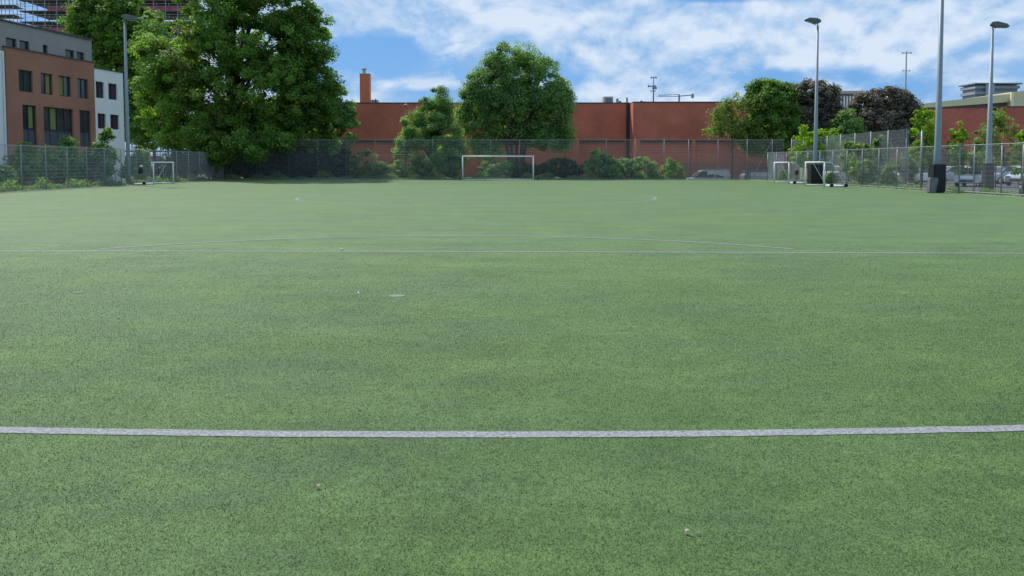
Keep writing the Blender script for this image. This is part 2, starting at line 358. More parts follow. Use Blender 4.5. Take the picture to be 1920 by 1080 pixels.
tag(strip(arc, 0.12, 0.006).build('penalty_arc', M['line']), kind='structure')
cc = [(-1.74 + 8.9 * math.cos(R(i * 6)), 40.2 + 8.0 * math.sin(R(i * 6))) for i in range(61)]
tag(strip(cc, 0.11).build('centre_circle', M['line']), kind='structure')
tag(strip([(LX + 1.5, 40.2), (24.5, 40.2)], 0.07).build('halfway_line', M['line_worn']), kind='structure')
tag(strip([(-28.0, 81.6), (24.2, 81.6)], 0.11).build('goal_line', M['line_worn']), kind='structure')

# turf fibres near the camera
nb = 560000
Yb = 3.0 + 16.0 * rng.beta(1.05, 2.6, nb)
Xb = (rng.random(nb) * 2 - 1) * (0.67 * Yb + 0.3)
hb = 0.003 + 0.0055 * rng.random(nb); wb = (0.0011 + 0.0006 * rng.random(nb)) * (1 + 0.16 * (Yb - 3))
an = rng.random(nb) * 6.283; ln = 0.009 * rng.random(nb) + 0.002; la = rng.random(nb) * 6.283
onl = np.abs(Yb - (NA + NB * Xb + NC * Xb ** 2) + rng.normal(0, 0.008, nb)) < 0.064
tone = rng.random(nb); tone[onl & (rng.random(nb) < 0.72)] = 2.0
dx, dyb = np.cos(an) * wb, np.sin(an) * wb
v0 = np.stack([Xb - dx, Yb - dyb, np.full(nb, 0.0005)], 1); v1 = np.stack([Xb + dx, Yb + dyb, np.full(nb, 0.0005)], 1)
v2 = np.stack([Xb + np.cos(la) * ln, Yb + np.sin(la) * ln, hb], 1)
vb = np.stack([v0, v1, v2], 1).reshape(-1, 3)
tag(npmesh('turf_fibres', vb, 3, M['turf_blade'], tone=tone), 'short green artificial turf fibres of the pitch in front', 'turf', kind='stuff')

# ------------------------------------------------------------ trees
LM = {
 'shade': leaf_mat('leaf_painted_shade', (0.012, 0.030, 0.012), (0.035, 0.065, 0.022), (0.03, 0.07, 0.01), 0.15),  # shade under the huge tree put into the leaf colour
 'deep': leaf_mat('leaf_deep', (0.030, 0.080, 0.016), (0.19, 0.32, 0.07), (0.30, 0.54, 0.03), 0.42),
 'mid': leaf_mat('leaf_mid', (0.085, 0.165, 0.055), (0.27, 0.42, 0.16), (0.34, 0.58, 0.06), 0.44),
 'bright': leaf_mat('leaf_bright', (0.12, 0.26, 0.02), (0.24, 0.42, 0.03), (0.34, 0.55, 0.02), 0.5),
 'olive': leaf_mat('leaf_olive', (0.11, 0.18, 0.05), (0.25, 0.34, 0.12), (0.34, 0.50, 0.05), 0.45),
 'copper': leaf_mat('leaf_copper', (0.055, 0.065, 0.045), (0.27, 0.235, 0.18), (0.20, 0.16, 0.07), 0.3),
 'shrub': leaf_mat('leaf_shrub', (0.07, 0.15, 0.04), (0.22, 0.34, 0.13), (0.30, 0.50, 0.05), 0.45),
 'far': leaf_mat('leaf_far', (0.03, 0.055, 0.05), (0.05, 0.08, 0.07), (0.05, 0.08, 0.04), 0.2),
}
def tree(name, label, cat, group, px, Y, lobes, lm, trunk_r=0.25, n_clump=140, per=110, clump_r=0.9, leaf=0.2, base_z=-0.03, hollow=0.55,
         depth=1.0, stems=1, limbs=14, spread=1.0, bark=None, flat=0.75, droop=0.0, trunk_px=None):
    """lobes: (px, py, rx_px, ry_px[, dY]) ellipsoids of the crown seen at depth Y"""
    tx = XY(trunk_px or px, Y)
    root = tag(empty(name, (tx, Y, base_z)), label, cat, group)
    lb = []
    for q in lobes:
        x, y, rx, ry = q[:4]; dY = q[4] if len(q) > 4 else 0
        c = P(x, y, Y + dY); s = (Y + dY) / F
        lb.append((np.array(c), np.array((rx * s, (rx + ry) / 2 * s * depth, ry * s))))
    wts = np.array([l[1][0] * l[1][2] + 0.01 for l in lb]); wts /= wts.sum()
    cs = []; cd = []
    tries = 0
    while len(cs) < n_clump and tries < n_clump * 20:
        tries += 1
        i = rng.choice(len(lb), p=wts); c, r = lb[i]
        d = rng.normal(size=3); d /= np.linalg.norm(d); rad = hollow + (1 - hollow) * rng.random() ** 0.6
        p = c + d * np.maximum(r - clump_r * 0.35, r * 0.3) * rad
        if p[2] < base_z + 0.25: continue
        inside = False
        for j, (c2, r2) in enumerate(lb):
            if j != i and np.sum(((p - c2) / r2) ** 2) < hollow ** 2 * 0.7: inside = True
        if inside and rng.random() < 0.8: continue
        cs.append(p); cd.append(d)
    cs = np.array(cs); cd = np.array(cd); nc = len(cs)
    nl = nc * per
    ci = np.repeat(np.arange(nc), per)
    cr_ = clump_r * (0.45 + 0.85 * rng.random(nc))
    q = rng.normal(size=(nl, 3)); q /= np.linalg.norm(q, axis=1)[:, None]
    rad = rng.random(nl) ** 0.45
    pos = cs[ci] + q * (rad * cr_[ci])[:, None] * np.array((1, 1, flat))
    pos[:, 2] -= droop * rng.random(nl) ** 2
    keep = pos[:, 2] > base_z + 0.05; pos = pos[keep]; ci = ci[keep]; q = q[keep]; nl = len(pos)
    # leaves lie roughly with their faces up and out
    nrm = q * 0.5 + cd[ci] * 0.35 + np.array((0, 0, 0.6)) + rng.normal(size=(nl, 3)) * 0.45
    nrm /= np.linalg.norm(nrm, axis=1)[:, None]
    a = np.cross(nrm, rng.normal(size=(nl, 3))); a /= np.linalg.norm(a, axis=1)[:, None]; b = np.cross(nrm, a)
    sz = leaf * (0.55 + 0.8 * rng.random(nl))
    a *= sz[:, None] * 0.62; b *= sz[:, None] * 0.40
    vv = np.stack([pos - a, pos - b + a * 0.1, pos + a, pos + b + a * 0.1], 1).reshape(-1, 3)
    tn = np.clip(0.45 + 0.26 * rng.normal(size=nc)[ci] + 0.2 * rng.normal(size=nl), 0, 1)
    off = np.array(origin(root))
    npmesh('foliage' if cat in ('shrub', 'hedge', 'young tree') else 'crown', vv - off, 4, LM[lm], root, tn)
    # trunk and limbs
    tb = MB(); cz = float(np.mean(cs[:, 2])); cx = float(np.mean(cs[:, 0])); zt = base_z + (cz - base_z) * 1.15
    bases = []
    for sidx in range(stems):
        o = 0 if stems == 1 else (sidx / (stems - 1) - 0.5)
        p0 = Vector((tx + o * trunk_r * 3, Y + random.uniform(-.2, .2) * trunk_r * stems, base_z))
        lean = o * (cz - base_z) * 0.55
        p1 = Vector((tx * 0.7 + cx * 0.3 + lean * 0.45 + random.uniform(-.3, .3) * trunk_r, Y, base_z + (zt - base_z) * 0.38))
        p2 = Vector((tx * 0.4 + cx * 0.6 + lean, Y + random.uniform(-.5, .5), zt))
        r_ = trunk_r if stems == 1 else trunk_r * 0.7
        tb.tube([p0, p0 + (p1 - p0) * 0.12, p1, p1 + (p2 - p1) * 0.5, p2], [r_ * 1.35, r_, r_ * 0.8, r_ * 0.5, r_ * 0.2], 8)
        bases.append((p1, p2))
    pick = rng.permutation(nc)[:limbs]
    for kk, i in enumerate(pick):
        p1, p2 = bases[kk % stems]; t = 0.05 + 0.85 * random.random()
        s0 = p1 + (p2 - p1) * t; e = Vector(cs[i])
        if e.z < s0.z - 1.0: s0 = p1.copy()
        midp = s0 + (e - s0) * 0.5 + Vector((0, 0, (e - s0).length * 0.10))
        r0 = trunk_r * (0.45 - 0.25 * t)
        tb.tube([s0, midp, e], [r0, r0 * 0.6, r0 * 0.2], 5)
    tb.build('trunk' if cat == 'tree' or cat == 'young tree' else 'stems', bark or M['bark'], root, smooth=True)
    return root
GT = 'trees around the pitch'
# the huge tree on the left and what grows around it
tree('broadleaf_tree', 'huge spreading dark green tree left of the chimney, its top cut by the frame', 'tree', GT, 425, 88,
     [(480, 70, 125, 95), (400, 30, 70, 80), (560, 95, 70, 85), (330, 130, 75, 75), (300, 190, 55, 70), (480, 180, 130, 90, -1), (560, 200, 75, 70), (380, 225, 90, 62, -2),
      (290, 110, 42, 50), (590, 60, 34, 60), (520, 10, 80, 70), (450, -60, 110, 80), (470, 240, 85, 45), (330, 245, 50, 40), (600, 150, 40, 50), (500, 268, 90, 34), (590, 272, 55, 30), (425, 282, 60, 34), (470, 300, 50, 22, 1), (405, 282, 48, 32, -7), (465, 272, 50, 34, -7), (380, 262, 40, 30, -6), (530, 258, 44, 24, -6)],
     'deep', 0.62, 1450, 185, 1.0, 0.225, limbs=60, hollow=0.36, trunk_px=418, depth=1.1)
tree('small_broadleaf_tree', 'rounded green tree filling the gap between the huge tree and the chimney', 'tree', GT, 615, 91,
     [(610, 215, 50, 60), (640, 195, 28, 42), (645, 240, 26, 40), (580, 250, 50, 40), (650, 215, 20, 30)], 'mid', 0.25, 220, 130, 0.65, 0.2, limbs=14)
tree('background_tree', 'tall dark tree behind the flats, beside the scaffolding', 'tree', GT, 225, 108,
     [(215, 60, 75, 75), (170, 40, 55, 42), (250, 40, 50, 50), (225, 140, 70, 80), (255, 200, 50, 70), (200, 5, 60, 40), (270, 60, 40, 40)],
     'deep', 0.5, 600, 130, 1.05, 0.28, limbs=26, depth=0.8)
tree('background_tree', 'yellow-green tree top between the lamp column and the huge tree', 'tree', GT, 290, 98,
     [(285, 60, 36, 42), (262, 95, 22, 30), (300, 105, 30, 35), (275, 255, 40, 30), (285, 175, 30, 60)], 'mid', 0.22, 150, 120, 0.75, 0.22, limbs=12)
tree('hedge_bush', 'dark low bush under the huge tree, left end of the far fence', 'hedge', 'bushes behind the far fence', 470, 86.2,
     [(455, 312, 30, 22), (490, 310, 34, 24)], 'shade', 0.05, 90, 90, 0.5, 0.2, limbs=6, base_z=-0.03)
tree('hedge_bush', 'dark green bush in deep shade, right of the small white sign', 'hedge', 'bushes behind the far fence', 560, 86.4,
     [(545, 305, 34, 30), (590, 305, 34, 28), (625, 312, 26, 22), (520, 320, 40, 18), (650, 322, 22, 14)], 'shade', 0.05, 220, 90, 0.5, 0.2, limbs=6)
tree('leafy_shrub', 'pale leafy shrub in front of red wall, left of the pointed tree', 'shrub', 'bushes behind the far fence', 682, 85.6,
     [(680, 305, 28, 28), (705, 318, 26, 18), (668, 320, 20, 16)], 'shrub', 0.05, 70, 90, 0.45, 0.17, limbs=7)
tree('pointed_tree', 'small pointed tree with foliage to the ground, left of the full-size goal', 'tree', GT, 808, 87.5,
     [(805, 290, 66, 48), (800, 240, 54, 42), (812, 208, 42, 34), (822, 182, 20, 26), (845, 250, 28, 40), (765, 305, 38, 34), (848, 295, 30, 42), (785, 250, 38, 40), (768, 262, 28, 24), (810, 315, 60, 26)],
     'mid', 0.16, 330, 240, 0.72, 0.145, limbs=22, hollow=0.35)
tree('domed_tree', 'large domed tree with many stems behind the full-size goal', 'tree', GT, 968, 92,
     [(975, 125, 62, 44), (930, 165, 62, 55), (1010, 160, 58, 55), (895, 200, 42, 42), (1045, 205, 36, 52), (970, 190, 80, 50), (1030, 255, 45, 36), (1060, 235, 18, 40),
      (885, 228, 38, 38), (905, 268, 34, 24), (1000, 245, 40, 40, 1), (1055, 255, 30, 34), (950, 110, 50, 34), (905, 168, 46, 42), (1046, 180, 34, 46), (960, 225, 80, 48, 1.5), (915, 285, 30, 24)],
     'mid', 0.30, 760, 210, 0.95, 0.165, limbs=46, stems=5, hollow=0.5, depth=0.8)
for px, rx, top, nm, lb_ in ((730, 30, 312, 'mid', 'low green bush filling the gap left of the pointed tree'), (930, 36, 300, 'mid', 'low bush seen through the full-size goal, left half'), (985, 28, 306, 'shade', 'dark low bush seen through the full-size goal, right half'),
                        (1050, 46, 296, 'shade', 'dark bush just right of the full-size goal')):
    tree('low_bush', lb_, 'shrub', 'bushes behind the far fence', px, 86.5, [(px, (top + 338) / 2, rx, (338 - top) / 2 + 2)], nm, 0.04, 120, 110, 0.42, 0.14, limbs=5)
tree('leafy_shrub', 'tall light green shrub with a thin top before the red wall', 'shrub', 'bushes behind the far fence', 1124, 85.6,
     [(1120, 318, 34, 24), (1122, 296, 17, 18), (1138, 310, 26, 26)], 'mid', 0.04, 130, 90, 0.4, 0.15, limbs=7)
tree('leafy_shrub', 'wide flat-topped green shrub before the red wall', 'shrub', 'bushes behind the far fence', 1185, 85.7,
     [(1164, 316, 32, 24), (1198, 314, 32, 24), (1222, 322, 14, 19), (1150, 322, 22, 20)], 'mid', 0.04, 150, 90, 0.4, 0.15, limbs=7)
tree('leafy_shrub', 'separate bright-tipped shrub left of the parked white van', 'shrub', 'bushes behind the far fence', 1262, 85.6,
     [(1260, 322, 22, 20), (1260, 305, 11, 13), (1274, 312, 9, 12)], 'bright', 0.04, 60, 90, 0.32, 0.14, limbs=6)
# right hand trees
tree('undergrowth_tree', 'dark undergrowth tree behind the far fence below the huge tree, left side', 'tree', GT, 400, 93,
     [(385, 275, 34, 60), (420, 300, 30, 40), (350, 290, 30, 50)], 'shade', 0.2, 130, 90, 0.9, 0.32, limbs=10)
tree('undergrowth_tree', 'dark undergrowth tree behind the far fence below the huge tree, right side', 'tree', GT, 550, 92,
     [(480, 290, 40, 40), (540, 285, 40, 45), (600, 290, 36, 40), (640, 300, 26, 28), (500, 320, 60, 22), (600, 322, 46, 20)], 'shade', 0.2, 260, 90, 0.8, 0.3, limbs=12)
GR = 'trees beyond the right end of the red building'
tree('birch_tree', 'loose airy olive tree in front of the right end of the red wall', 'tree', GR, 1372, 91,
     [(1375, 225, 42, 36), (1368, 190, 26, 24), (1335, 248, 28, 16), (1400, 195, 26, 24), (1395, 245, 30, 24), (1352, 215, 24, 24)],
     'olive', 0.13, 110, 60, 0.75, 0.2, limbs=24, hollow=0.3, droop=0.5)
tree('dark_tree', 'dark glossy green tree between the airy olive tree and the copper one', 'tree', GR, 1440, 92,
     [(1445, 190, 48, 42), (1432, 170, 32, 24), (1470, 178, 24, 28), (1445, 245, 62, 46), (1480, 240, 32, 50), (1420, 270, 40, 28)], 'deep', 0.3, 420, 130, 0.75, 0.22, limbs=20)
tree('copper_tree', 'copper-leaved tree behind the nearer-to-centre floodlight column', 'tree', GR, 1522, 93,
     [(1525, 178, 46, 32), (1500, 195, 30, 32), (1552, 195, 26, 32), (1520, 235, 55, 40), (1545, 265, 40, 30)], 'copper', 0.3, 400, 130, 0.75, 0.22, limbs=20)
tree('small_tree', 'small olive-green tree between the two copper trees', 'tree', GR, 1592, 89,
     [(1590, 228, 26, 24), (1600, 250, 30, 22), (1572, 245, 22, 22)], 'mid', 0.14, 70, 90, 0.7, 0.22, limbs=10)
tree('copper_tree', 'wide copper-leaved tree to the right, below the thin distant mast', 'tree', GR, 1660, 92,
     [(1655, 190, 45, 32), (1625, 195, 32, 24), (1690, 200, 30, 32), (1655, 230, 68, 38), (1710, 230, 26, 30), (1680, 255, 40, 22), (1730, 222, 14, 16)], 'copper', 0.3, 460, 130, 0.75, 0.22, limbs=22)
tree('bright_tree', 'vivid lime-green small tree beside the floodlight column at the goals', 'young tree', GR, 1530, 76,
     [(1525, 275, 40, 32), (1545, 262, 30, 26), (1522, 245, 20, 22), (1560, 290, 24, 22), (1500, 290, 22, 22), (1535, 300, 44, 26)], 'bright', 0.08, 130, 80, 0.42, 0.17, limbs=16)
GS = 'saplings and shrubs along the right fence'
def sap(label, px, Y, top, wd, lm='shrub', n=70, per=60, bot=340):
    h = bot - top
    return tree('sapling', label, 'young tree', GS, px, Y, [(px, top + h * 0.16, wd * 0.35, h * 0.17), (px, top + h * 0.42, wd * 0.5, h * 0.26), (px, top + h * 0.7, wd * 0.42, h * 0.24)],
                lm, 0.045, n, per, 0.34, 0.14, limbs=14, hollow=0.25)
sap('slim sapling in front of the tall fence, left one', 1592, 66, 262, 30)
sap('leafy sapling before the tall fence, right of the silver windscreens', 1654, 64, 252, 44)
sap('dense bright green sapling just left of the tallest floodlight column', 1730, 62, 200, 66, 'bright', 110, 70, 330)
sap('pointed sapling right of the tallest floodlight column', 1797, 60, 228, 44, 'bright', 50, 50)
sap('tall thin sapling straddling the padded column behind the fence', 1868, 58, 196, 84, 'olive', 90, 55, 335)
sap('lime sapling at the right edge of the photo', 1916, 56, 232, 48, 'bright', 55, 55)
sap('low olive sapling between the two right-hand columns', 1832, 60, 258, 40, 'olive', 40, 50)
sap('low shrub behind the nearer small goal', 1560, 63.5, 322, 30, 'shrub', 26, 60, 346)
sap('yellowish weed clump inside the further small goal', 1470, 75.6, 318, 30, 'bright', 18, 50, 341)
sap('broad leafy shrub rising over the right fence, centre of the row', 1615, 63, 268, 66, 'olive', 120, 65, 348)
sap('mixed green shrub behind the right fence below the bright sapling', 1700, 60.5, 285, 50, 'shrub', 70, 60, 348)
sap('round shrub at the foot of the right fence, beside the windscreens', 1625, 59.5, 300, 62, 'shrub', 75, 70, 349)
sap('shrub at the foot of the right fence, left of the tall gate post', 1668, 57, 306, 40, 'shrub', 45, 70, 352)
# left side planting behind the fence
GL = 'shrubs behind the left fence'
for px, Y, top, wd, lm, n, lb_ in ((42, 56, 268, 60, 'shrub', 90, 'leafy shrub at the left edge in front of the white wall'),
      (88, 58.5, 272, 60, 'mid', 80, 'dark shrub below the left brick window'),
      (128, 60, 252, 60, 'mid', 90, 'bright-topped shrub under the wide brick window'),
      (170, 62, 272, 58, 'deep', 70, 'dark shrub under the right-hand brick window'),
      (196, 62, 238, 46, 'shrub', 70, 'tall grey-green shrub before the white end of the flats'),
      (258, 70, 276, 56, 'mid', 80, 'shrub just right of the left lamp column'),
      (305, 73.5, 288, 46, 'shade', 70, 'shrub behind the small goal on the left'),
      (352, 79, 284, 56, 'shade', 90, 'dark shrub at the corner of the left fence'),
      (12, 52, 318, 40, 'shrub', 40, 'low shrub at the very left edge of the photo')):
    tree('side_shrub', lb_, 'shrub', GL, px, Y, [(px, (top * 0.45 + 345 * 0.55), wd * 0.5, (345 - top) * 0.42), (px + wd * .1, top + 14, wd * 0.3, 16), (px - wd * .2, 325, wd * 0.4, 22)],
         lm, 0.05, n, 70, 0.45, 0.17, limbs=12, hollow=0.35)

def weeds(name, label, A, B, n, hmax, lm):
    t = rng.random(n); c = np.stack([A[0] + (B[0] - A[0]) * t, A[1] + (B[1] - A[1]) * t, np.zeros(n)], 1); c[:, :2] += rng.normal(0, 0.18, (n, 2))
    amp = np.clip(0.35 + 0.65 * np.sin(t * 37) * np.sin(t * 91 + 1), 0.12, 1) * hmax
    c[:, 2] = rng.random(n) ** 1.5 * amp
    a = rng.normal(size=(n, 3)); a /= np.linalg.norm(a, axis=1)[:, None]; b = np.cross(a, rng.normal(size=(n, 3))); b /= np.linalg.norm(b, axis=1)[:, None]
    sz = 0.05 + 0.06 * rng.random(n); a *= sz[:, None]; b *= sz[:, None] * .45
    tag(npmesh(name, np.stack([c - a, c - b, c + a, c + b], 1).reshape(-1, 3), 4, LM[lm], None, rng.random(n)), label, 'weeds', kind='stuff')
weeds('weeds', 'tangle of weeds along the foot of the far fence', (LX, 84.75), (18.4, 84.75), 22000, 1.0, 'mid')
weeds('weeds', 'weeds growing behind the foot of the right fence', (rfx(40) + .55, 40), (rfx(77) + .55, 77), 10000, 0.4, 'shrub')
weeds('weeds', 'weeds and long grass behind the foot of the left fence', (LX - .5, 45), (LX - .5, 80), 14000, 0.8, 'shrub')
# ------------------------------------------------------------ fences
def fence(name, label, A, B, h, posts, rails, wire_zones, group='fences round the pitch', post_r=0.035, hpost=None, extra=None):
    """A->B run; posts at distances; rails at heights; wire_zones (z0,z1,spacing,radius,hspacing)"""
    A = Vector((*A, 0)); B = Vector((*B, 0)); Ln = (B - A).length; t = (B - A) / Ln; nrm = Vector((-t.y, t.x, 0))
    root = tag(empty(name, (A.x, A.y, 0)), label, 'fence', group)
    for d in posts:
        p = A + t * d
        MB().tube([p + Vector((0, 0, -0.03)), p + Vector((0, 0, (hpost or h) + 0.05))], post_r, 8).build('post', M['galv'], root, smooth=True) if name != 'far_fence' or d > 42 else MB().tube([p + Vector((0, 0, -0.03)), p + Vector((0, 0, h + 0.05))], 0.026, 8).build('post', M['galv_dark'], root, smooth=True)
    for z in rails:
        MB().tube([A + Vector((0, 0, z)) + nrm * 0.04, B + Vector((0, 0, z)) + nrm * 0.04], 0.024, 6).build('rail', M['galv'], root)
    for (z0, z1, sp, r, hs) in wire_zones:
        n = int(Ln / sp) + 1; d = np.arange(n) * sp
        cx = A.x + t.x * d - nrm.x * 0.045; cy = A.y + t.y * d - nrm.y * 0.045
        fs = []
        for kk in range(3):
            a0, a1 = kk * 2.0944, (kk + 1) * 2.0944
            fs.append(np.stack([np.stack([cx + r * math.cos(a0), cy + r * math.sin(a0), np.full(n, z0)], 1), np.stack([cx + r * math.cos(a1), cy + r * math.sin(a1), np.full(n, z0)], 1),
                                np.stack([cx + r * math.cos(a1), cy + r * math.sin(a1), np.full(n, z1)], 1), np.stack([cx + r * math.cos(a0), cy + r * math.sin(a0), np.full(n, z1)], 1)], 1))
        vv = np.concatenate(fs).reshape(-1, 3) - np.array(root.location)
        o = npmesh('mesh_panel', vv, 4, M['wire'], root)
        mb = MB(); z = z0
        while z < z1:
            mb.tube([A + Vector((0, 0, z)) - nrm * 0.05, B + Vector((0, 0, z)) - nrm * 0.05], r * 1.1, 3, cap=False); z += hs
        mb.build('cross_wires', M['wire'], root)
    if extra: extra(root)
    return root
def brace(a, b, r=0.025):
    return lambda root: MB().tube([a, b], r, 6).build('brace', M['galv'], root)
ends = [28.6 - LX]
fp = [XY(px, FY) - LX for px in (1447.5, 1400.6, 1346, 1291, 1245)]
x_ = fp[-1] - 3.04
while x_ > 0.2: fp.append(x_); x_ -= 3.04
fence('far_fence', 'tall grey mesh fence behind the full-size goal at the far end', (LX, FY), (28.6, FY), 4.2, fp + [0.0], [4.2, 0.12],
      [(0.05, 2.66, 0.05, 0.0035, 0.2), (2.66, 4.2, 0.05, 0.0032, 0.3)], extra=brace(P(1446, 267, FY - .1), P(1409, 338, FY - .1)))
lp = [s - 35.0 for s in (49.4, 52.0, 54.5, 57.0, 59.5, 62.0, 64.5, 67.0, 69.5, 72.3, 75.0, 77.6)] + [0.5, 3.0, 5.5, 8, 10.5, 13.0 - 0.9, 46.0, 48.9]
fence('left_fence', 'grey mesh fence along the left side of the pitch below the flats', (LX, 35), (LX, FY - 0.05), 2.82, lp, [2.82, 0.12],
      [(0.05, 2.82, 0.05, 0.0034, 0.25)])
ryA, ryB = 34.0, 78.0
rp = [y - ryA for y in (35.6, 38, 40.4, 42.1, 44.5, 45.9, 53, 55.5, 58, 60.5, 63, 65.5, 68, 70.5, 73, 75.5, 77.9)]
fence('right_fence', 'low grey mesh fence along the right side of the pitch', (rfx(ryA), ryA), (rfx(ryB), ryB), 2.74, rp, [2.74, 0.12],
      [(0.05, 2.74, 0.05, 0.0026, 0.25)])
tp = [0.3, 3.2, 6.2, 9.2, 12.2, 15.2, 18.2, 21.2, 24.6]
fence('tall_side_fence', 'taller grey fence running behind the low right fence, in front of the copper trees', (29.3, 59.0), (29.3, FY), 4.25, tp, [0.12],
      [(0.05, 4.25, 0.05, 0.0036, 0.3)], post_r=0.045)
fence('goal_corner_return', 'short mesh return closing the corner beside the further small goal', (rfx(78), 78.0), (28.6, FY - .1), 2.74, [0.05, 3.0], [2.74], [(0.05, 2.74, 0.05, 0.0034, 0.25)])
# gate post with raking stay
gp = Vector((rfx(50.0), 50.0, 0)); r_ = tag(empty('gate_post', gp), 'tall bare steel gate post left of the tallest floodlight column', 'post')
MB().tube([gp, gp + Vector((0, 0, 3.75))], 0.06, 10).build('post', M['galv'], r_, smooth=True)
MB().tube([gp + Vector((0, 0, 3.65)), P(1696, 286, 53.5)], 0.02, 6).build('stay', M['galv'], r_)
# dark palisade beyond the far fence
pr = tag(empty('palisade_fence', (16.5, 87.6, -0.03)), 'dark upright-bar railing between the far fence and the parked vans', 'fence', 'fences round the pitch')
mb = MB()
for i in range(96): mb.box(16.5 + i * 0.13, 16.5 + i * 0.13 + 0.05, 87.58, 87.62, -1.0, 1.75)
mb.build('bars', mat('palisade_paint', (0.05, 0.055, 0.065), 0.6), pr)
mb = MB(); mb.box(16.4, 29.1, 87.625, 87.665, 1.5, 1.56); mb.box(16.4, 29.1, 87.625, 87.665, 0.2, 0.26); mb.build('rail', M['galv'], pr)

# ------------------------------------------------------------ buildings
def opening_wall(mb, s0, s1, z0, z1, ops, o=0.0, rev=0.22):
    """front faces of a wall at outward offset o, with reveals round the openings (local: s, out, z)"""
    ss = sorted({s0, s1, *[a for q in ops for a in q[:2]]}); zs = sorted({z0, z1, *[a for q in ops for a in q[2:]]})
    for i in range(len(ss) - 1):
        for j in range(len(zs) - 1):
            cs_, cz = (ss[i] + ss[i + 1]) / 2, (zs[j] + zs[j + 1]) / 2
            if any(q[0] < cs_ < q[1] and q[2] < cz < q[3] for q in ops): continue
            mb.quad((ss[i], o, zs[j]), (ss[i + 1], o, zs[j]), (ss[i + 1], o, zs[j + 1]), (ss[i], o, zs[j + 1]))
    for a, b, c, d in ops:
        mb.quad((a, o, c), (a, o - rev, c), (a, o - rev, d), (a, o, d)); mb.quad((b, o, c), (b, o - rev, c), (b, o - rev, d), (b, o, d))
        mb.quad((a, o, c), (b, o, c), (b, o - rev, c), (a, o - rev, c)); mb.quad((a, o, d), (b, o, d), (b, o - rev, d), (a, o - rev, d))
C0 = Vector((-36.2, 74.6, 0)); ss_ = 1 / math.sqrt(1 + .171 ** 2); ds = Vector((-.171 * ss_, -ss_, 0)); dn = Vector((ss_, -.171 * ss_, 0))
def LB(q): return C0 + ds * q.x + dn * q.y + Vector((0, 0, q.z))
def sY(px): Y = 48.96 / (.171 - (px - 960) / F); return (74.6 - Y) / ss_, Y
def wrect(px0, px1, t0, b0):           # window from its photo box
    a, Ya = sY(px0); b, Yb_ = sY(px1); Ym = (Ya + Yb_) / 2
    return (min(a, b), max(a, b), ZY(b0, Ym), ZY(t0, Ym))
flats = tag(empty('apartment_block', tuple(C0)), 'brick and white flats with grey top storey on the left', 'building')
sB0, sB1 = sY(180)[0], sY(15.5)[0]
z3a, z3b = ZY(167, 65.5), None
rowt = [(39, 65, 131, 172), (80, 102, 138, 177), (113.5, 136, 143, 181), (148, 168, 148, 185)]
rowb = [(44, 70, 199, 268), (83.5, 138.5, 201, 273), (150.5, 171, 207, 276)]
def level(rows, lo=None, hi=None):
    q = [wrect(*r) for r in rows]; zl = sum(a[2] for a in q) / len(q); zh = sum(a[3] for a in q) / len(q)
    return [(a[0], a[1], lo if lo is not None else zl, hi if hi is not None else zh) for a in q]
bt = level(rowt); bb = level(rowb)
mb = MB(LB); opening_wall(mb, sB0, sB1, -0.1, 10.53, bt + bb, 0.12)
mb.quad((sB0, 0.12, -0.1), (sB0, -13, -0.1), (sB0, -13, 10.53), (sB0, 0.12, 10.53)); mb.quad((sB1, 0.12, -0.1), (sB1, -13, -0.1), (sB1, -13, 10.53), (sB1, 0.12, 10.53))
mb.quad((sB0, 0.12, 10.53), (sB1, 0.12, 10.53), (sB1, -13, 10.53), (sB0, -13, 10.53))
mb.build('brick_wall', M['brick_flat'], flats)
wt = level([(184.5, 200, 153, 184), (208, 224.5, 157, 187)]); wb2 = level([(186.5, 202, 213, 240), (210, 226.5, 215, 244)])
mb = MB(LB); opening_wall(mb, 0, sB0, -0.1, 10.1, wt + wb2, 0.0)
mb.quad((0, 0, -0.1), (0, -13, -0.1), (0, -13, 10.1), (0, 0, 10.1)); mb.quad((0, 0, 10.1), (sB0, 0, 10.1), (sB0, -13, 10.1), (0, -13, 10.1))
mb.build('white_wall', M['white_wall'], flats)
wl = []
for zc0, zc1 in ((124, 160), (196, 232), (269, 304)):
    a, Y_ = sY(12); zz = (ZY(zc1, Y_ - .5), ZY(zc0, Y_ - .5)); 
    for k_ in range(7): wl.append((sB1 + 0.75 + k_ * 2.6, sB1 + 0.75 + k_ * 2.6 + 1.15, *zz))
mb = MB(LB); opening_wall(mb, sB1, 34, -0.1, 10.22, wl, 0.0); mb.quad((sB1, 0, 10.22), (34, 0, 10.22), (34, -13, 10.22), (sB1, -13, 10.22))
mb.quad((34, 0, -0.1), (34, -13, -0.1), (34, -13, 10.22), (34, 0, 10.22)); mb.build('white_wall', M['white_wall'], flats)
pw = level([(22, 42, 71, 91), (47, 65.5, 76, 96), (90, 99, 85, 103)]) + level([(131.5, 148.5, 93, 112), (152, 167, 98, 116)])
mb = MB(LB); opening_wall(mb, sB0 - 0.05, 34, 10.0, 12.5, [q for q in pw], -0.1)
mb.quad((sB0 - .05, -.1, 10), (sB0 - .05, -13, 10), (sB0 - .05, -13, 12.5), (sB0 - .05, -.1, 12.5)); mb.quad((sB0 - .05, -.1, 12.5), (34, -.1, 12.5), (34, -13, 12.5), (sB0 - .05, -13, 12.5))
mb.build('top_storey', M['grey_clad'], flats)
mb = MB(LB); mb.box(sB0 - 0.2, 34.1, -0.4, 0.02, 12.503, 12.62); mb.build('parapet', M['coping'], flats)
mb = MB(LB); mb.box(sB0 + .003, sB1 + 0.06, -0.3, 0.2, 10.533, 10.62); mb.build('parapet', M['coping'], flats)
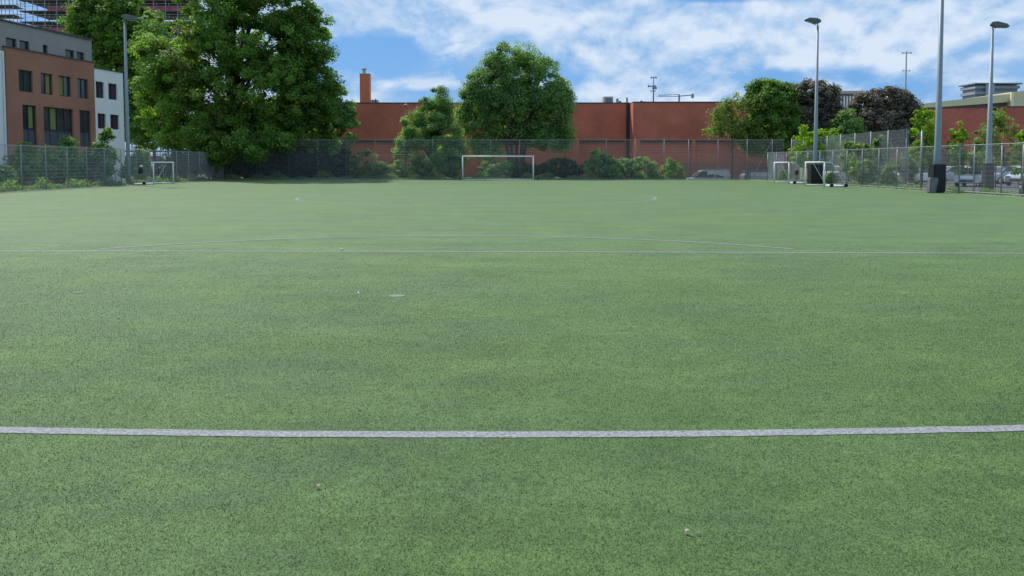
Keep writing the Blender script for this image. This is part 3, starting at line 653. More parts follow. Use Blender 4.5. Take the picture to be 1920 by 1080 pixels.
mb = MB(LB); mb.box(-0.08, sB0 - 0.003, -0.3, 0.08, 10.103, 10.19); mb.build('parapet', M['coping'], flats)
mb = MB(LB); mb.tube([(sB1 + 0.2, 0.1, 0), (sB1 + 0.2, 0.1, 10.1)], 0.06, 8); mb.build('downpipe', M['white'], flats)
def window(q, o, mats, mull=1, curtain=None, spandrel=False):
    a, b, c, d = q; oo = o - 0.20
    f_ = MB(LB); t_ = 0.07
    f_.box(a, b, oo, oo + 0.06, d - t_, d); f_.box(a, b, oo, oo + 0.06, c, c + t_); f_.box(a, a + t_, oo, oo + 0.06, c + t_, d - t_); f_.box(b - t_, b, oo, oo + 0.06, c + t_, d - t_)
    for k_ in range(1, mull + 1):
        m_ = a + (b - a) * k_ / (mull + 1); f_.box(m_ - .035, m_ + .035, oo, oo + 0.058, c + t_, d - t_)
    if spandrel: zc = c + (d - c) * 0.36; f_.box(a + t_, b - t_, oo + .002, oo + .05, zc, zc + .08)
    w_ = f_.build('window', M['frame'], flats)
    MB(LB).box(a + .01, b - .01, oo - 0.03, oo - 0.004, c + .01, d - .01).build('pane', mats, w_)
    if spandrel: MB(LB).box(a + t_ + .01, b - t_ - .01, oo + .003, oo + .03, c + t_, c + (d - c) * 0.36 - .01).build('spandrel', M['panel'], w_)
    if curtain:
        u0, u1 = curtain; zl = c + (d - c) * (0.42 if spandrel else 0.06)
        MB(LB).box(a + (b - a) * u0, a + (b - a) * u1, oo - 0.003, oo + 0.006, zl, d - 0.1).build('curtain', M['curtain'], w_)
for i, q in enumerate(bt): window(q, 0.12, M['glass'], 1, {1: (0.12, 0.42), 2: (0.45, 0.9)}.get(i))
for i, q in enumerate(bb): window(q, 0.12, M['glass'], (1, 3, 1)[i], {0: (0.15, 0.5), 1: (0.55, 0.75)}.get(i), True)
for q in wt + wb2 + wl: window(q, 0.0, M['purple'], 1)
for q in pw: window(q, -0.1, M['glass'], 0)

# red brick hall across the far end
hall = tag(empty('brick_hall', (0, 105, 0)), 'long windowless red brick building across the far end with flat roof', 'building')
YL, YR = 106.0, 103.0
zl = ZY(194, YL); zr = ZY(192.5, YR); xe = XY(1187, YR, 220); xl = XY(560, YL); xr = XY(1500, YR)
zb = ZY(262, YL); zbr = ZY(262, YR)
bays = [(XY(a, YL), XY(b, YL)) for a, b in ((575, 745), (765, 900), (915, 1062), (1086, 1172))]
mb = MB(); opening_wall(MBx := MB(lambda q: Vector((q.x, YL - q.y, q.z))), xl - 12, xe, -1.5, zl, [(a, b, -1.4, zb) for a, b in bays], 0.0, 0.35)
MBx.build('wall', M['brick_red'], hall)
mb = MB()
for a, b in bays: mb.box(a + .002, b - .002, YL + 0.34, YL + 0.5, -1.5, zb - .002)
mb.build('recessed_bay', M['brick_red'], hall)
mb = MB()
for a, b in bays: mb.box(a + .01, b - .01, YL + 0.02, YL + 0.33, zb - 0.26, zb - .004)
mb.build('painted_lintel_shadow', M['dark_strip'], hall)  # shadow at the head of each recess, put in as a dark strip
baysr = [(XY(a, YR), XY(b, YR)) for a, b in ((1200, 1297), (1304, 1400))]
MBx = MB(lambda q: Vector((q.x, YR - q.y, q.z))); opening_wall(MBx, xe, xr, -1.5, zr, [(a, b, -1.4, zbr) for a, b in baysr], 0.0, 0.35)
MBx.quad((xe, 0, -1.5), (xe, -3, -1.5), (xe, -3, zr), (xe, 0, zr)); MBx.quad((xr, 0, -1.5), (xr, -20, -1.5), (xr, -20, zr), (xr, 0, zr)); MBx.build('wall', M['brick_red'], hall)
mb = MB()
for a, b in baysr: mb.box(a + .002, b - .002, YR + 0.34, YR + 0.5, -1.5, zbr - .002)
mb.build('recessed_bay', M['brick_red'], hall)
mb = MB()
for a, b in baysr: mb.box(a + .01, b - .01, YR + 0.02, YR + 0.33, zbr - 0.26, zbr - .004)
mb.build('painted_lintel_shadow', M['dark_strip'], hall)  # right block's bays get the same painted shadow strip
MB().box(xl - 12, xe - .003, YL - 0.06, YL + 24, zl + .003, zl + 0.14).build('roof', M['coping'], hall)
MB().box(xe, xr, YR - 0.06, YL + 24, zr + .003, zr + 0.14).build('roof', M['coping'], hall)
MB().box(XY(1176.5, YL), XY(1183, YL), YL - 0.25, YL - .003, -1.4, zl - .05).build('painted_recess_shade', M['dark_strip'], hall)  # dark strip painting the shade of the recess where the blocks meet
MB().tube([(XY(1174.5, YL), YL - 0.12, -1), (XY(1174.5, YL), YL - 0.12, ZY(183, YL))], 0.10, 8).build('downpipe', M['coping'], hall)
chx0, chx1, chY = XY(676, 109), XY(693.5, 109), 109.0
chm = MB().box(chx0, chx1, chY, chY + 1.35, zl + .15, ZY(139, chY)).build('chimney', M['brick_orange'], hall)
cw = MB(); cwx = XY(683, chY); cwz = ZY(139, chY)
cw.box(chx0 - .04, chx1 + .04, chY - .04, chY + 1.4, cwz + .002, cwz + .1)
cw.tube([(cwx, chY + .6, cwz + .1), (cwx, chY + .6, cwz + .62), (cwx, chY + .6, cwz + .64), (cwx, chY + .6, cwz + .82), (cwx, chY + .6, cwz + 1.0)], [.24, .2, .34, .34, .1], 12)
cw.build('cowl', M['concrete'], chm, smooth=False)
MB().box(XY(697, 110), XY(708, 110), 110, 111.5, zl + .15, ZY(187, 110)).build('roof_vent', M['concrete'], hall)
MB().tube([(XY(706, 110), 109.6, zl + .14), (XY(706, 110), 109.6, ZY(185, 110))], 0.05, 6).build('vent_pipe', M['coping'], hall)
hut = MB().box(XY(1131, 112), XY(1149, 112), 112, 114.2, zl + .15, ZY(181, 112)).build('roof_hut', mat('hut_cream', (0.5, 0.42, 0.32), 0.7), hall)
MB().box(XY(1135, 112), XY(1146, 112), 111.96, 111.998, zl + .15, ZY(184, 112)).build('hut_door', M['towerdark'], hut)
for px, h_ in ((1155, 1.5), (1160, .9), (1195, .7), (1200, 1.0), (1206, .8), (1236, .5), (1122, .4)):
    MB().box(XY(px, 110), XY(px + 4, 110), 110, 110.4, zl + .14, zl + .15 + h_ * .55).build('roof_vent', M['mast'], hall)
# street lamp in front of the hall
def slamp(px, Y, top, label):
    x = XY(px, Y); r = tag(empty('street_lamp', (x, Y, -0.03)), label, 'street lamp', 'lamps near the hall')
    zt = ZY(top, Y)
    MB().tube([(x, Y, -0.03), (x, Y, zt * .4), (x, Y, zt - .25)], [.09, .07, .05], 8).build('pole', mat('pole_dark', (0.05, 0.03, 0.035), 0.6), r, smooth=True)
    MB().tube([(x, Y, zt - .25), (x, Y, zt - .2), (x, Y, zt - .1), (x, Y, zt), ], [.06, .24, .22, .05], 12).build('lamp_shade', M['concrete'], r, smooth=True)
slamp(761.5, 99, 194.5, 'pole lamp with a pale dome head before the red wall')
# rooftop mast
def mast(name, label, px, Y, top, base, arms, r=.12, cat='mast'):
    x = XY(px, Y); rt = tag(empty(name, (x, Y, base)), label, cat)
    zt = ZY(top, Y); s = Y / F
    MB().tube([(x, Y, base), (x, Y, zt)], [r, r * .6], 8).build('pole', M['mast'], rt, smooth=True)
    for (py, w0, w1, th) in arms:
        z = ZY(py, Y); mm_ = MB(); mm_.box(x - w0 * s, x + w1 * s, Y - .2, Y - r - .003, z - th * s / 2, z + th * s / 2)
        for e in (-w0, w1): mm_.box(x + e * s - 1.2 * s, x + e * s + 1.2 * s, Y - .35, Y - .21, z - th * s * 1.0, z + th * s * 1.0)
        mm_.build('bracket', M['mast'], rt)
    return rt
mast('antenna_mast', 'antenna mast with dishes standing on the red hall roof', 1224, 112, 143, zl + .14, [(146, 5, 4, 1.5), (162, 10, 2, 2.0), (165.5, 1.5, 4, 2.5), (171, 5, 2, 1)], .11)
mast('tall_lighting_mast', 'very thin distant mast with two cross arms above the copper trees', 1694, 210, 96, -.03, [(99.5, 8, 8, 1.2), (133, 6, 6, .9)], .34)
# distant tower crane
cr_ = tag(empty('tower_crane', (XY(1272, 420), 420, -.03)), 'distant tower crane just above the red hall roof', 'crane'); s = 420 / F
x = XY(1272, 420); zc = ZY(180, 420)
MB().box(x - .4, x + .4, 419.6, 420.4, 0, zc + .6).build('tower', M['mast'], cr_)
mb = MB(); mb.bar((x - 40 * s, 419, ZY(181, 420)), (x, 419, ZY(181, 420)), .3); mb.bar((x - 40 * s, 419, ZY(179, 420)), (x, 419, ZY(177.5, 420)), .3); mb.build('jib', M['mast'], cr_)
mb = MB(); mb.bar((x, 419, ZY(180.5, 420)), (x + 24 * s, 419, ZY(178.5, 420)), .5); mb.build('counter_jib', M['mast'], cr_)
MB().box(x + 22 * s, x + 26 * s, 418, 420, ZY(184, 420), ZY(176.5, 420)).build('counterweight', M['mast'], cr_)

# right-hand buildings
wall2 = tag(empty('brick_store', (50, 95, 0)), 'plain red brick building on the right behind the saplings', 'building')
xa, xb = XY(1560, 97), XY(1990, 92)
z2 = ZY(204, 95)
mb = MB(lambda q: Vector((q.x, 97 - (q.x - xa) / (xb - xa) * 6 - q.y, q.z)))
opening_wall(mb, xa, xb, -1.2, z2, [(XY(a, 95), XY(b, 95), 0, ZY(266, 95)) for a, b in ((1765, 1788), (1815, 1838))], 0, .35); mb.quad((xa, 0, z2), (xb, 0, z2), (xb, -20, z2), (xa, -20, z2))
mb.build('wall', M['brick_red'], wall2)
mb = MB(lambda q: Vector((q.x, 97 - (q.x - xa) / (xb - xa) * 6 - q.y, q.z))); mb.box(XY(1760, 95), XY(1845, 95), -.6, -.352, -1, ZY(264, 95)); mb.build('door', M['coping'], wall2)
mb = MB(lambda q: Vector((q.x, 97 - (q.x - xa) / (xb - xa) * 6 - q.y, q.z))); mb.box(xa, xb, -.5, .06, z2 + .003, z2 + .12); mb.build('parapet', M['coping'], wall2)
mb = MB(); mb.box(XY(1700, 96), XY(1748, 96), 89.2, 89.5, -1.2, ZY(282, 89)); 
tag(mb.build('low_brick_wall', mat('brown_wall', (0.10, 0.075, 0.05), .9, var=.2, scale=1)), 'low brown wall between sapling and tallest column', 'wall')

crb = tag(empty('cream_roofed_building', (90, 135, 0)), 'large shed with a sloping cream roof edge at the right', 'building')
Yc = 135
def q3(px, py, Y=Yc): return P(px, py, Y)
a1, a2, a3, a4 = q3(1690, 199), q3(1897, 175), q3(1897, 191), q3(1690, 206)
mb = MB(); mb.add([a4, a3, a2, a1] + [v + Vector((0, 6, 0)) for v in (a4, a3, a2, a1)], [(0, 1, 2, 3), (7, 6, 5, 4), (3, 2, 6, 7), (0, 4, 5, 1), (1, 5, 6, 2), (0, 3, 7, 4)]); mb.build('roof', M['cream'], crb)
mb = MB(); b1, b2 = q3(1897.3, 172.5, 134.5), q3(2010, 160, 134.5)
mb.add([Vector((b1.x, 134.5, 0)), Vector((b2.x, 134.5, 0)), b2, b1] + [Vector((b1.x, 150, 0)), Vector((b2.x, 150, 0)), b2 + Vector((0, 15.5, 0)), b1 + Vector((0, 15.5, 0))],
       [(0, 1, 2, 3), (7, 6, 5, 4), (3, 2, 6, 7), (0, 3, 7, 4), (1, 5, 6, 2)]); mb.build('gable', M['cream'], crb)
mb = MB(); c1, c2, c3, c4 = (q3(1690, 205.5, 136), q3(1896.5, 190.5, 136), None, None)
mb.add([Vector((c1.x, 136, 0)), Vector((c2.x, 136, 0)), c2, c1], [(0, 1, 2, 3)]); mb.build('wall', M['greyw'], crb)
MB().box(XY(1893, 134), XY(1898, 134), 134.1, 134.45, 0, ZY(172.5, 134)).build('corner_trim', mat('trim_cream', (0.75, 0.70, 0.52), .6), crb)
# tower block
tb_ = tag(empty('tower_block', (XY(1866, 420), 420, 0)), 'distant grey concrete tower block with flat roof above the cream roof', 'building')
Yt = 420; x0, x1, xm = XY(1824, Yt), XY(1908, Yt), XY(1850, Yt); zt = ZY(159.5, Yt)
mb = MB(); fl = 3.0; z = 2.0
while z < zt - 1:
    mb.box(x0, x1, Yt, Yt + 14, z, z + 1.45); z += fl
mb.build('floor_bands', M['tower'], tb_)
MB().box(x0 + .8, x1 - .8, Yt + .8, Yt + 13, 0, zt).build('glazing', M['towerdark'], tb_)
MB().box(xm - 2, xm + 2.5, Yt - .8, Yt - .003, 0, zt + .4).build('stair_tower', mat('stair_conc', (0.33, 0.34, 0.40), .8), tb_)
MB().box(x0 - .6, x1 + .6, Yt - 1, Yt + 15, zt + .4, zt + 1.1).build('roof', M['towerdark'], tb_)
# pale columned building between the copper trees
cb_ = tag(empty('columned_building', (XY(1585, 150), 150, 0)), 'pale building with white upright fins glimpsed between copper trees', 'building')
Yp = 150; MB().box(XY(1570, Yp), XY(1612, Yp), Yp + .5, Yp + 12, 0, ZY(176, Yp)).build('wall', mat('blue_grey', (0.16, 0.2, 0.25), .6), cb_)
for px in (1574, 1579.5, 1585, 1590.5, 1596, 1602): MB().box(XY(px, Yp), XY(px + 2.3, Yp), Yp, Yp + .49, ZY(203, Yp), ZY(180, Yp)).build('fin', M['white_wall'], cb_)
MB().box(XY(1568, Yp), XY(1614, Yp), Yp - .4, Yp + 12, ZY(176, Yp) + .003, ZY(170.5, Yp)).build('roof', mat('pink_conc', (0.42, 0.36, 0.36), .7), cb_)
MB().box(XY(1568, Yp), XY(1614, Yp), Yp - .3, Yp + .495, 0, ZY(204, Yp)).build('brick_base', M['brick_red'], cb_)
# distant wooded hill
hb_ = MB(); n = 40; vs = []
for i in range(n + 1):
    t = i / n; x = 250 + 420 * t; h = 8 + 27 * math.exp(-((t - 0.28) / .16) ** 2) + 12 * math.exp(-((t - .7) / .25) ** 2) + random.uniform(-.8, .8)
    vs += [(x, 700, 0), (x, 700, h + 14), (x + 10, 790, 0)]
hb_.add(vs, [(3 * i, 3 * i + 3, 3 * i + 4, 3 * i + 1) for i in range(n)] + [(3 * i + 1, 3 * i + 4, 3 * i + 5, 3 * i + 2) for i in range(n)])
tag(hb_.build('distant_hill', mat('far_wood', (0.035, 0.07, 0.075), .9, var=.4, scale=.15)), kind='structure')
# ------------------------------------------------------------ scaffolding, upper left
def scaffold(name, label, px0, px1, Y, ztop, nb_, lift=2.0, net=True, core=None, depthm=9.0):
    x0, x1 = XY(px0, Y), XY(px1, Y); rt = tag(empty(name, ((x0 + x1) / 2, Y, 0)), label, 'scaffolding', 'scaffolding on the building site')
    for i in range(nb_ + 1):
        x = x0 + (x1 - x0) * i / nb_
        for yy in (Y, Y + 1.4, Y + depthm):
            MB().tube([(x, yy, 0), (x, yy, ztop)], .075, 6, cap=False).build('upright', M['scaf'], rt)
    z = lift; kk = 0
    while z < ztop:
        p_ = MB(); p_.box(x0 - .3, x1 + .3, Y - .1, Y + 1.5, z, z + .16); p_.box(x0 + .2, x1 - .2, Y + 1.9, Y + depthm, z + .003, z + .14); p_.build('platform', M['board'], rt)
        g_ = MB(); g_.tube([(x0, Y - .1, z + .95), (x1, Y - .1, z + .95)], .04, 5); g_.tube([(x0, Y - .1, z + 1.4), (x1, Y - .1, z + 1.4)], .04, 5)
        g_.tube([(x0, Y + depthm, z + .95), (x1, Y + depthm, z + .95)], .04, 5); g_.build('guard_rail', M['scaf'], rt)
        if net and core and kk % 3 != 1:
            MB().box(XY(core[0], Y) , XY(core[1], Y), Y + 1.6, Y + 1.66, z + .165, z + 1.2 + (.3 if kk % 2 else 0)).build('safety_net', M['rednet'], rt)
            c_ = MB(); c_.box(XY(core[0], Y) + 1, XY(core[1], Y) - 1, Y + 4, Y + 4.3, z + .2, z + 1.2); c_.build('inner_wall', M['brick_red'], rt)
        z += lift; kk += 1
    b_ = MB()
    for i in range(nb_):
        xa_ = x0 + (x1 - x0) * i / nb_; xb_ = x0 + (x1 - x0) * (i + 1) / nb_; zz = 20 + (i % 3) * 2
        b_.tube([(xa_, Y - .15, zz), (xb_, Y - .15, zz + 6)], .04, 5)
    b_.build('diagonal', M['scaf'], rt)
    return rt
scaffold('scaffolded_block', 'scaffolded building with red netting rising behind the flats and trees', 48, 362, 150, 40, 14, core=(88, 372))
scaffold('scaffold_stair', 'lighter grey scaffold stair at the top left corner', -40, 34, 165, 43, 5, net=False, depthm=4)

# ------------------------------------------------------------ floodlight columns
def column(label, x, Y, h, head_az, tilt, r0=.16, r1=.085, pad=None, heads=1, base=-.03, hs=1.0):
    rt = tag(empty('floodlight_column', (x, Y, base)), label, 'floodlight', 'floodlight columns round the pitch')
    MB().tube([(x, Y, base), (x, Y, h * .18), (x, Y, h * .19), (x, Y, h)], [r0 * 1.15, r0 * 1.1, r0, r1], 14).build('pole', M['pole'], rt, smooth=True)
    if heads:
        ca, sa = math.cos(head_az), math.sin(head_az)
        def T(q):
            q = Vector(q) * hs; q = Matrix.Rotation(tilt, 3, 'Y') @ q; q = Matrix.Rotation(head_az, 3, 'Z') @ q
            return q + Vector((x, Y, h + .32 * hs))
        m_ = MB(T); m_.prism([(-.15, -.02), (.15, -.16), (.95, -.12), (1.05, -.05), (.85, .12), (.2, .24), (-.12, .16)], -.32, .32); hd = m_.build('lamp_head', M['lamp_head'], rt, bevel=.02)
        m_ = MB(T); m_.quad((.16, -.27, -.168), (.93, -.27, -.128), (.93, .27, -.128), (.16, .27, -.168)); m_.build('lamp_glass', M['lamp_glass'], hd)
        m_ = MB(); m_.tube([(x, Y, h - .02), (x, Y, h + .1), (x + ca * .1 * hs, Y + sa * .1, h + .3 * hs)], .05, 8); m_.tube([(x + ca * .1, Y + sa * .1, h + .05), (x + ca * .45 * hs, Y + sa * .45, h + .22 * hs)], .03, 6); m_.build('bracket', M['galv'], rt)
    if pad:
        wd, hp = pad
        m_ = MB(); m_.box(x - wd / 2, x + wd / 2, Y - wd / 2, Y + wd / 2, 0.02, hp); m_.build('protective_pad', M['pad'], rt, bevel=.05)
        m_ = MB(); m_.box(x - wd / 2 - .008, x + wd / 2 + .008, Y - wd / 2 - .008, Y + wd / 2 + .008, hp * .28, hp * .28 + .05); m_.box(x - wd / 2 - .008, x + wd / 2 + .008, Y - wd / 2 - .008, Y + wd / 2 + .008, hp * .72, hp * .72 + .05); m_.build('strap', M['rubber'], rt)
    return rt
c1x = XY(1528.5, 65.3, 300)
column('floodlight column rising between the two small goals, its pad behind the nearer', c1x, 65.3, ZY(49, 65.3), math.pi, R(-14), .16, .08, (.95, 1.66), hs=1.0)
c2x = XY(1757.5, 46.7, 300)
column('nearest floodlight column with big black pad, top out of frame', c2x, 46.7, 13.6, math.pi, R(-14), .18, .10, (.72, 1.66), hs=1.1)
c3x = XY(1853.5, 49.5, 300)
column('floodlight column behind the right fence at the photo edge, pad veiled by mesh', c3x, 49.5, ZY(55, 49.5), R(-20), R(8), .17, .07, (.52, 1.72), hs=.85)
c4x = XY(238, 64, 200)
column('pale floodlight column in front of the white end of the flats', c4x, 64, ZY(42, 64), R(8), R(4), .16, .09, None, hs=1.15)

# grey folded pad leaning on the nearest column's pad
px0 = c2x - .60
m_ = MB(); m_.prism([(px0 - .22, 0.01), (px0 + .16, 0.01), (px0 + .30, .82), (px0 + .27, .88), (px0 - .16, .90), (px0 - .19, .82)], 45.9, 46.3)
tag(m_.build('kit_bag', M['pad2'], bevel=.04), 'grey sagging bag leaning against the big black column pad', 'bag')
# ------------------------------------------------------------ goals
gr = tag(empty('full_size_goal', (-1.5, 81.6, 0)), 'full-size white football goal in the middle of the far end', 'goal', 'goals on the pitch')
ga, gb = XY(867.5, 81.6), XY(1000, 81.6)
for x in (ga, gb): MB().tube([(x, 81.6, 0), (x, 81.6, 2.44)], .062, 12).build('post', M['white'], gr, smooth=True)
MB().tube([(ga - .062, 81.6, 2.44), (gb + .062, 81.6, 2.44)], .064, 12).build('crossbar', M['white'], gr, smooth=True)
m_ = MB(); m_.tube([(ga, 81.66, .05), (ga, 83.0, .05), (gb, 83.0, .05), (gb, 81.66, .05)], .05, 8); m_.build('base_frame', M['white'], gr)
for x in (ga, gb): MB().tube([(x, 81.66, 2.38), (x, 82.3, 2.3), (x, 83.0, .1)], .016, 6).build('side_stay', M['wire'], gr)
NETM = mat('net_twine', (0.10, 0.12, 0.12), .8)
m_ = MB()
for i in range(62):
    x = ga + (gb - ga) * i / 61; m_.tube([(x, 81.66, 2.4), (x, 82.3, 2.28), (x, 82.97, .08)], .0022, 3, cap=False)
for i in range(22):
    z = .1 + i * .1; m_.tube([(ga, 82.3 + (2.28 - z) * .304, z), (gb, 82.3 + (2.28 - z) * .304, z)], .0022, 3, cap=False)
m_.build('net', NETM, gr)
for x in (gb + .45,):
    MB().tube([(x, 81.9, .17), (x + .1, 81.9, .17)], .17, 14).build('wheel', M['rubber'], gr); MB().box(gb + .06, x, 81.86, 81.94, .1, .16).build('wheel_arm', M['rubber'], gr)
def mini_goal(label, x, Y0, Y1, side, dep, wheels, stays=(0, 1)):
    """mouth plane X=x from Y0 to Y1, frame reaching to x+side*dep"""
    H = 1.80; rt = tag(empty('small_goal', (x, (Y0 + Y1) / 2, 0)), label, 'goal', 'goals on the pitch')
    xb_ = x + side * dep
    for y in (Y0, Y1): MB().tube([(x, y, .0), (x, y, H)], .05, 10).build('post', M['white'], rt, smooth=True)
    MB().tube([(x, Y0 - .05, H), (x, Y1 + .05, H)], .052, 10).build('crossbar', M['white'], rt, smooth=True)
    for y in (Y0, Y1):
        if (y == Y1 or 0 in stays): MB().tube([(x + side * .05, y, H - .01), (x + side * .45, y, H - .02), (x + side * .6, y, H - .12), (xb_ - side * .1, y, .22), (xb_, y, .1)], .02, 8).build('side_stay', M['white'], rt, smooth=True)
        MB().tube([(x + side * .05, y, .07), (xb_, y, .07)], .05, 8).build('ground_bar', M['white'], rt, smooth=True)
    MB().tube([(xb_, Y0 - .04, .07), (xb_, Y1 + .04, .07)], .06, 8).build('back_bar', M['white'], rt, smooth=True)
    for fx, y in wheels:
        wx = x + side * dep * fx
        MB().tube([(wx - .0, y - .12, .13), (wx, y - .22, .13)], .13, 14).build('wheel', M['rubber'], rt)
    n_ = MB()
    for i in range(30):
        y = Y0 + (Y1 - Y0) * i / 29; n_.tube([(x + side * .05, y, H - .03), (x + side * .55, y, H - .16), (xb_, y, .1)], .002, 3, cap=False)
    for i in range(14):
        t = i / 13; n_.tube([(x + side * (.55 + (dep - .55) * t), Y0, (H - .16) * (1 - t) + .1 * t), (x + side * (.55 + (dep - .55) * t), Y1, (H - .16) * (1 - t) + .1 * t)], .002, 3, cap=False)
    n_.build('net', NETM, rt)
    return rt
mini_goal('small white goal by the left fence in front of the shrubs', XY(287.5, 63.6), 63.6, 67.3, -1, 1.55, [(.45, 63.6)], stays=(1,))
mini_goal('further small white goal on the right, near the fence corner', XY(1452, 70), 66.3, 70.0, 1, 1.45, [(.3, 66.3)])
mini_goal('nearer small white goal on the right, in front of the black column pad', XY(1546, 57.6), 57.6, 61.3, 1, 1.6, [(.3, 57.6), (.95, 57.6)])

# ------------------------------------------------------------ small things at the edges
def hang(name, label, p, w_, h_):
    r = tag(empty(name, tuple(p)), label, 'bag', 'dark bundles hung on the fences')
    x, y, z = p
    m_ = MB(); m_.tube([(x, y, z - h_), (x - .03, y, z - h_ * .8), (x, y, z - h_ * .4), (x + .02, y, z - h_ * .12), (x, y, z)], [w_ * .32, w_ * .52, w_ * .5, w_ * .42, w_ * .15], 10)
    m_.build('bag_body', M['black'], r, smooth=True)
    return r
hb1 = hang('hanging_bag', 'black bundle with a white top hanging on the left fence', P(258, 313, 61.5) + Vector((0.25, 0, 0)), .32, .52)
q = Vector(hb1.location); MB().tube([q + Vector((0, 0, -.02)), q + Vector((.02, 0, .05)), q + Vector((.02, 0, .14))], [.06, .12, .03], 8).build('white_flap', M['white'], hb1)
hang('hanging_bag', 'black bundle on the right fence behind the further small goal', P(1495, 316, 70.5), .40, .55)
sg = P(425, 303, FY - .12); r = tag(empty('fence_sign', tuple(sg)), 'small blank white sign on the far fence under the huge tree', 'sign')
MB().box(sg.x - .2, sg.x + .2, sg.y - .02, sg.y, sg.z - .24, sg.z + .24).build('plate', M['white'], r)
m_ = MB(); m_.box(sg.x - .03, sg.x + .03, sg.y - .03, sg.y - .021, sg.z + .18, sg.z + .21); m_.box(sg.x - .03, sg.x + .03, sg.y - .03, sg.y - .021, sg.z - .21, sg.z - .18); m_.build('clip', M['galv'], r)
ls = P(309, 296, 72.5); x, y, z = ls; r = tag(empty('path_lamp', (x, y, -.03)), 'little tilted white lamp on a thin post behind the small left goal', 'lamp')
MB().tube([(x + .05, y, -.03), (x + .05, y, z - .3)], .03, 8).build('post', M['galv'], r); MB().tube([(x + .04, y, z - .3), (x + .03, y, z - .2)], .06, 8).build('collar', M['black'], r)
MB().tube([(x + .03, y, z - .2), (x - .07, y, z + .2)], [.08, .1], 10).build('lamp_shade', M['white'], r, smooth=True)
for px, py, Y, lab in ((14, 317, 52.5, 'small black bollard light by the flats at the left edge'),):
    p = P(px, py, Y); r = tag(empty('bollard_light', (p.x, p.y, -.03)), lab, 'bollard')
    MB().tube([(p.x, p.y, -.03), (p.x, p.y, p.z - .3)], .07, 10).build('post', M['black'], r, smooth=True); MB().tube([(p.x, p.y, p.z - .22), (p.x, p.y, p.z - .05), (p.x, p.y, p.z)], [.1, .1, .04], 10).build('cap', M['black'], r)
    MB().tube([(p.x, p.y, p.z - .3), (p.x, p.y, p.z - .22)], .045, 10).build('light_band', M['lamp_glass'], r)
# black bin at the right edge
bx, by = XY(1919.5, 41.6), 41.6
r = tag(empty('litter_bin', (bx, by, 0)), 'black litter bin cut by the right edge of the photo', 'bin')
MB().tube([(bx, by, 0), (bx, by, .05), (bx, by, .6)], [.16, .17, .2], 16).build('bin_body', M['black'], r, smooth=True)
MB().tube([(bx, by, .6), (bx, by, .66), (bx, by, .74)], [.215, .215, .1], 16).build('lid', M['black'], r)
# low timber rail behind left fence
tr_ = tag(empty('timber_rail', (-34, 62, 0)), 'low grey knee-rail in the shrubs behind the left fence', 'rail')
p0, p1 = P(178, 321, 61), P(235, 321, 64.5)
MB().bar(p0, p1, .07).build('rail', M['galv'], tr_)
for t in (0, .33, .66, 1): q = p0 + (p1 - p0) * t; MB().tube([(q.x, q.y, 0), (q.x, q.y, q.z)], .04, 6).build('post', M['galv'], tr_)

# litter and marks on the turf
def scrap(name, label, px, py, w_, h_, c, flat=.012, n=7):
    p = G(px, py); r = []
    m_ = MB(); ring = []
    for k_ in range(n):
        a = k_ / n * 6.283; rr = 1 + random.uniform(-.25, .25); ring.append((p.x + math.cos(a) * w_ * rr, p.y + math.sin(a) * h_ * rr, .016 + random.uniform(0, flat)))
    ring2 = [(v[0] * .6 + p.x * .4, v[1] * .6 + p.y * .4, v[2] + flat) for v in ring]
    low = [(v[0], v[1], .006) for v in ring]
    m_.add(low + ring + ring2, [(k_, (k_ + 1) % n, n + (k_ + 1) % n, n + k_) for k_ in range(n)] + [(n + k_, n + (k_ + 1) % n, 2 * n + (k_ + 1) % n, 2 * n + k_) for k_ in range(n)] + [tuple(range(2 * n, 3 * n))])
    return tag(m_.build(name, c), label, 'litter')
orange = mat('dry_leaf', (0.62, 0.42, 0.25), .7, var=.4, scale=60); pale = mat('paper_scrap', (0.62, 0.54, 0.36), .7, var=.2, scale=60)
scrap('litter_scrap', 'tiny orange and white scrap on the turf left of centre in the foreground', 597, 917, .010, .007, orange, .005)
scrap('litter_scrap', 'cream scrap nearest the camera, lying right of centre on the turf', 1288, 1003, .010, .008, pale, .006)
scrap('litter_scrap', 'thin pale sliver just right of the cream scrap', 1308, 1004, .008, .002, pale, .002)
scrap('litter_scrap', 'pale dot on the penalty area line left of centre', 641, 469, .035, .04, pale, .01)
scrap('litter_scrap', 'tiny whitish speck on the turf above the near line', 673, 769, .006, .006, pale)
scrap('litter_scrap', 'small white speck right of the penalty spot mark', 672, 552, .018, .012, M['white'])
M['line_worn2'] = mat('spot_paint', (0.16, 0.21, 0.15), .85)
sp = G(744, 555); m_ = MB(); m_.add([(sp.x + .11 * math.cos(a), sp.y + .09 * math.sin(a), .005) for a in [R(i * 30) for i in range(12)]], [tuple(range(12))])
tag(m_.build('penalty_spot', M['line_worn2']), kind='structure')
sp = G(149, 548); m_ = MB(); m_.add([(sp.x + .08 * math.cos(a), sp.y + .09 * math.sin(a), .005) for a in [R(i * 30) for i in range(12)]], [tuple(range(12))])
tag(m_.build('faded_mark', mat('faded', (0.10, 0.165, 0.08), .9)), kind='structure')

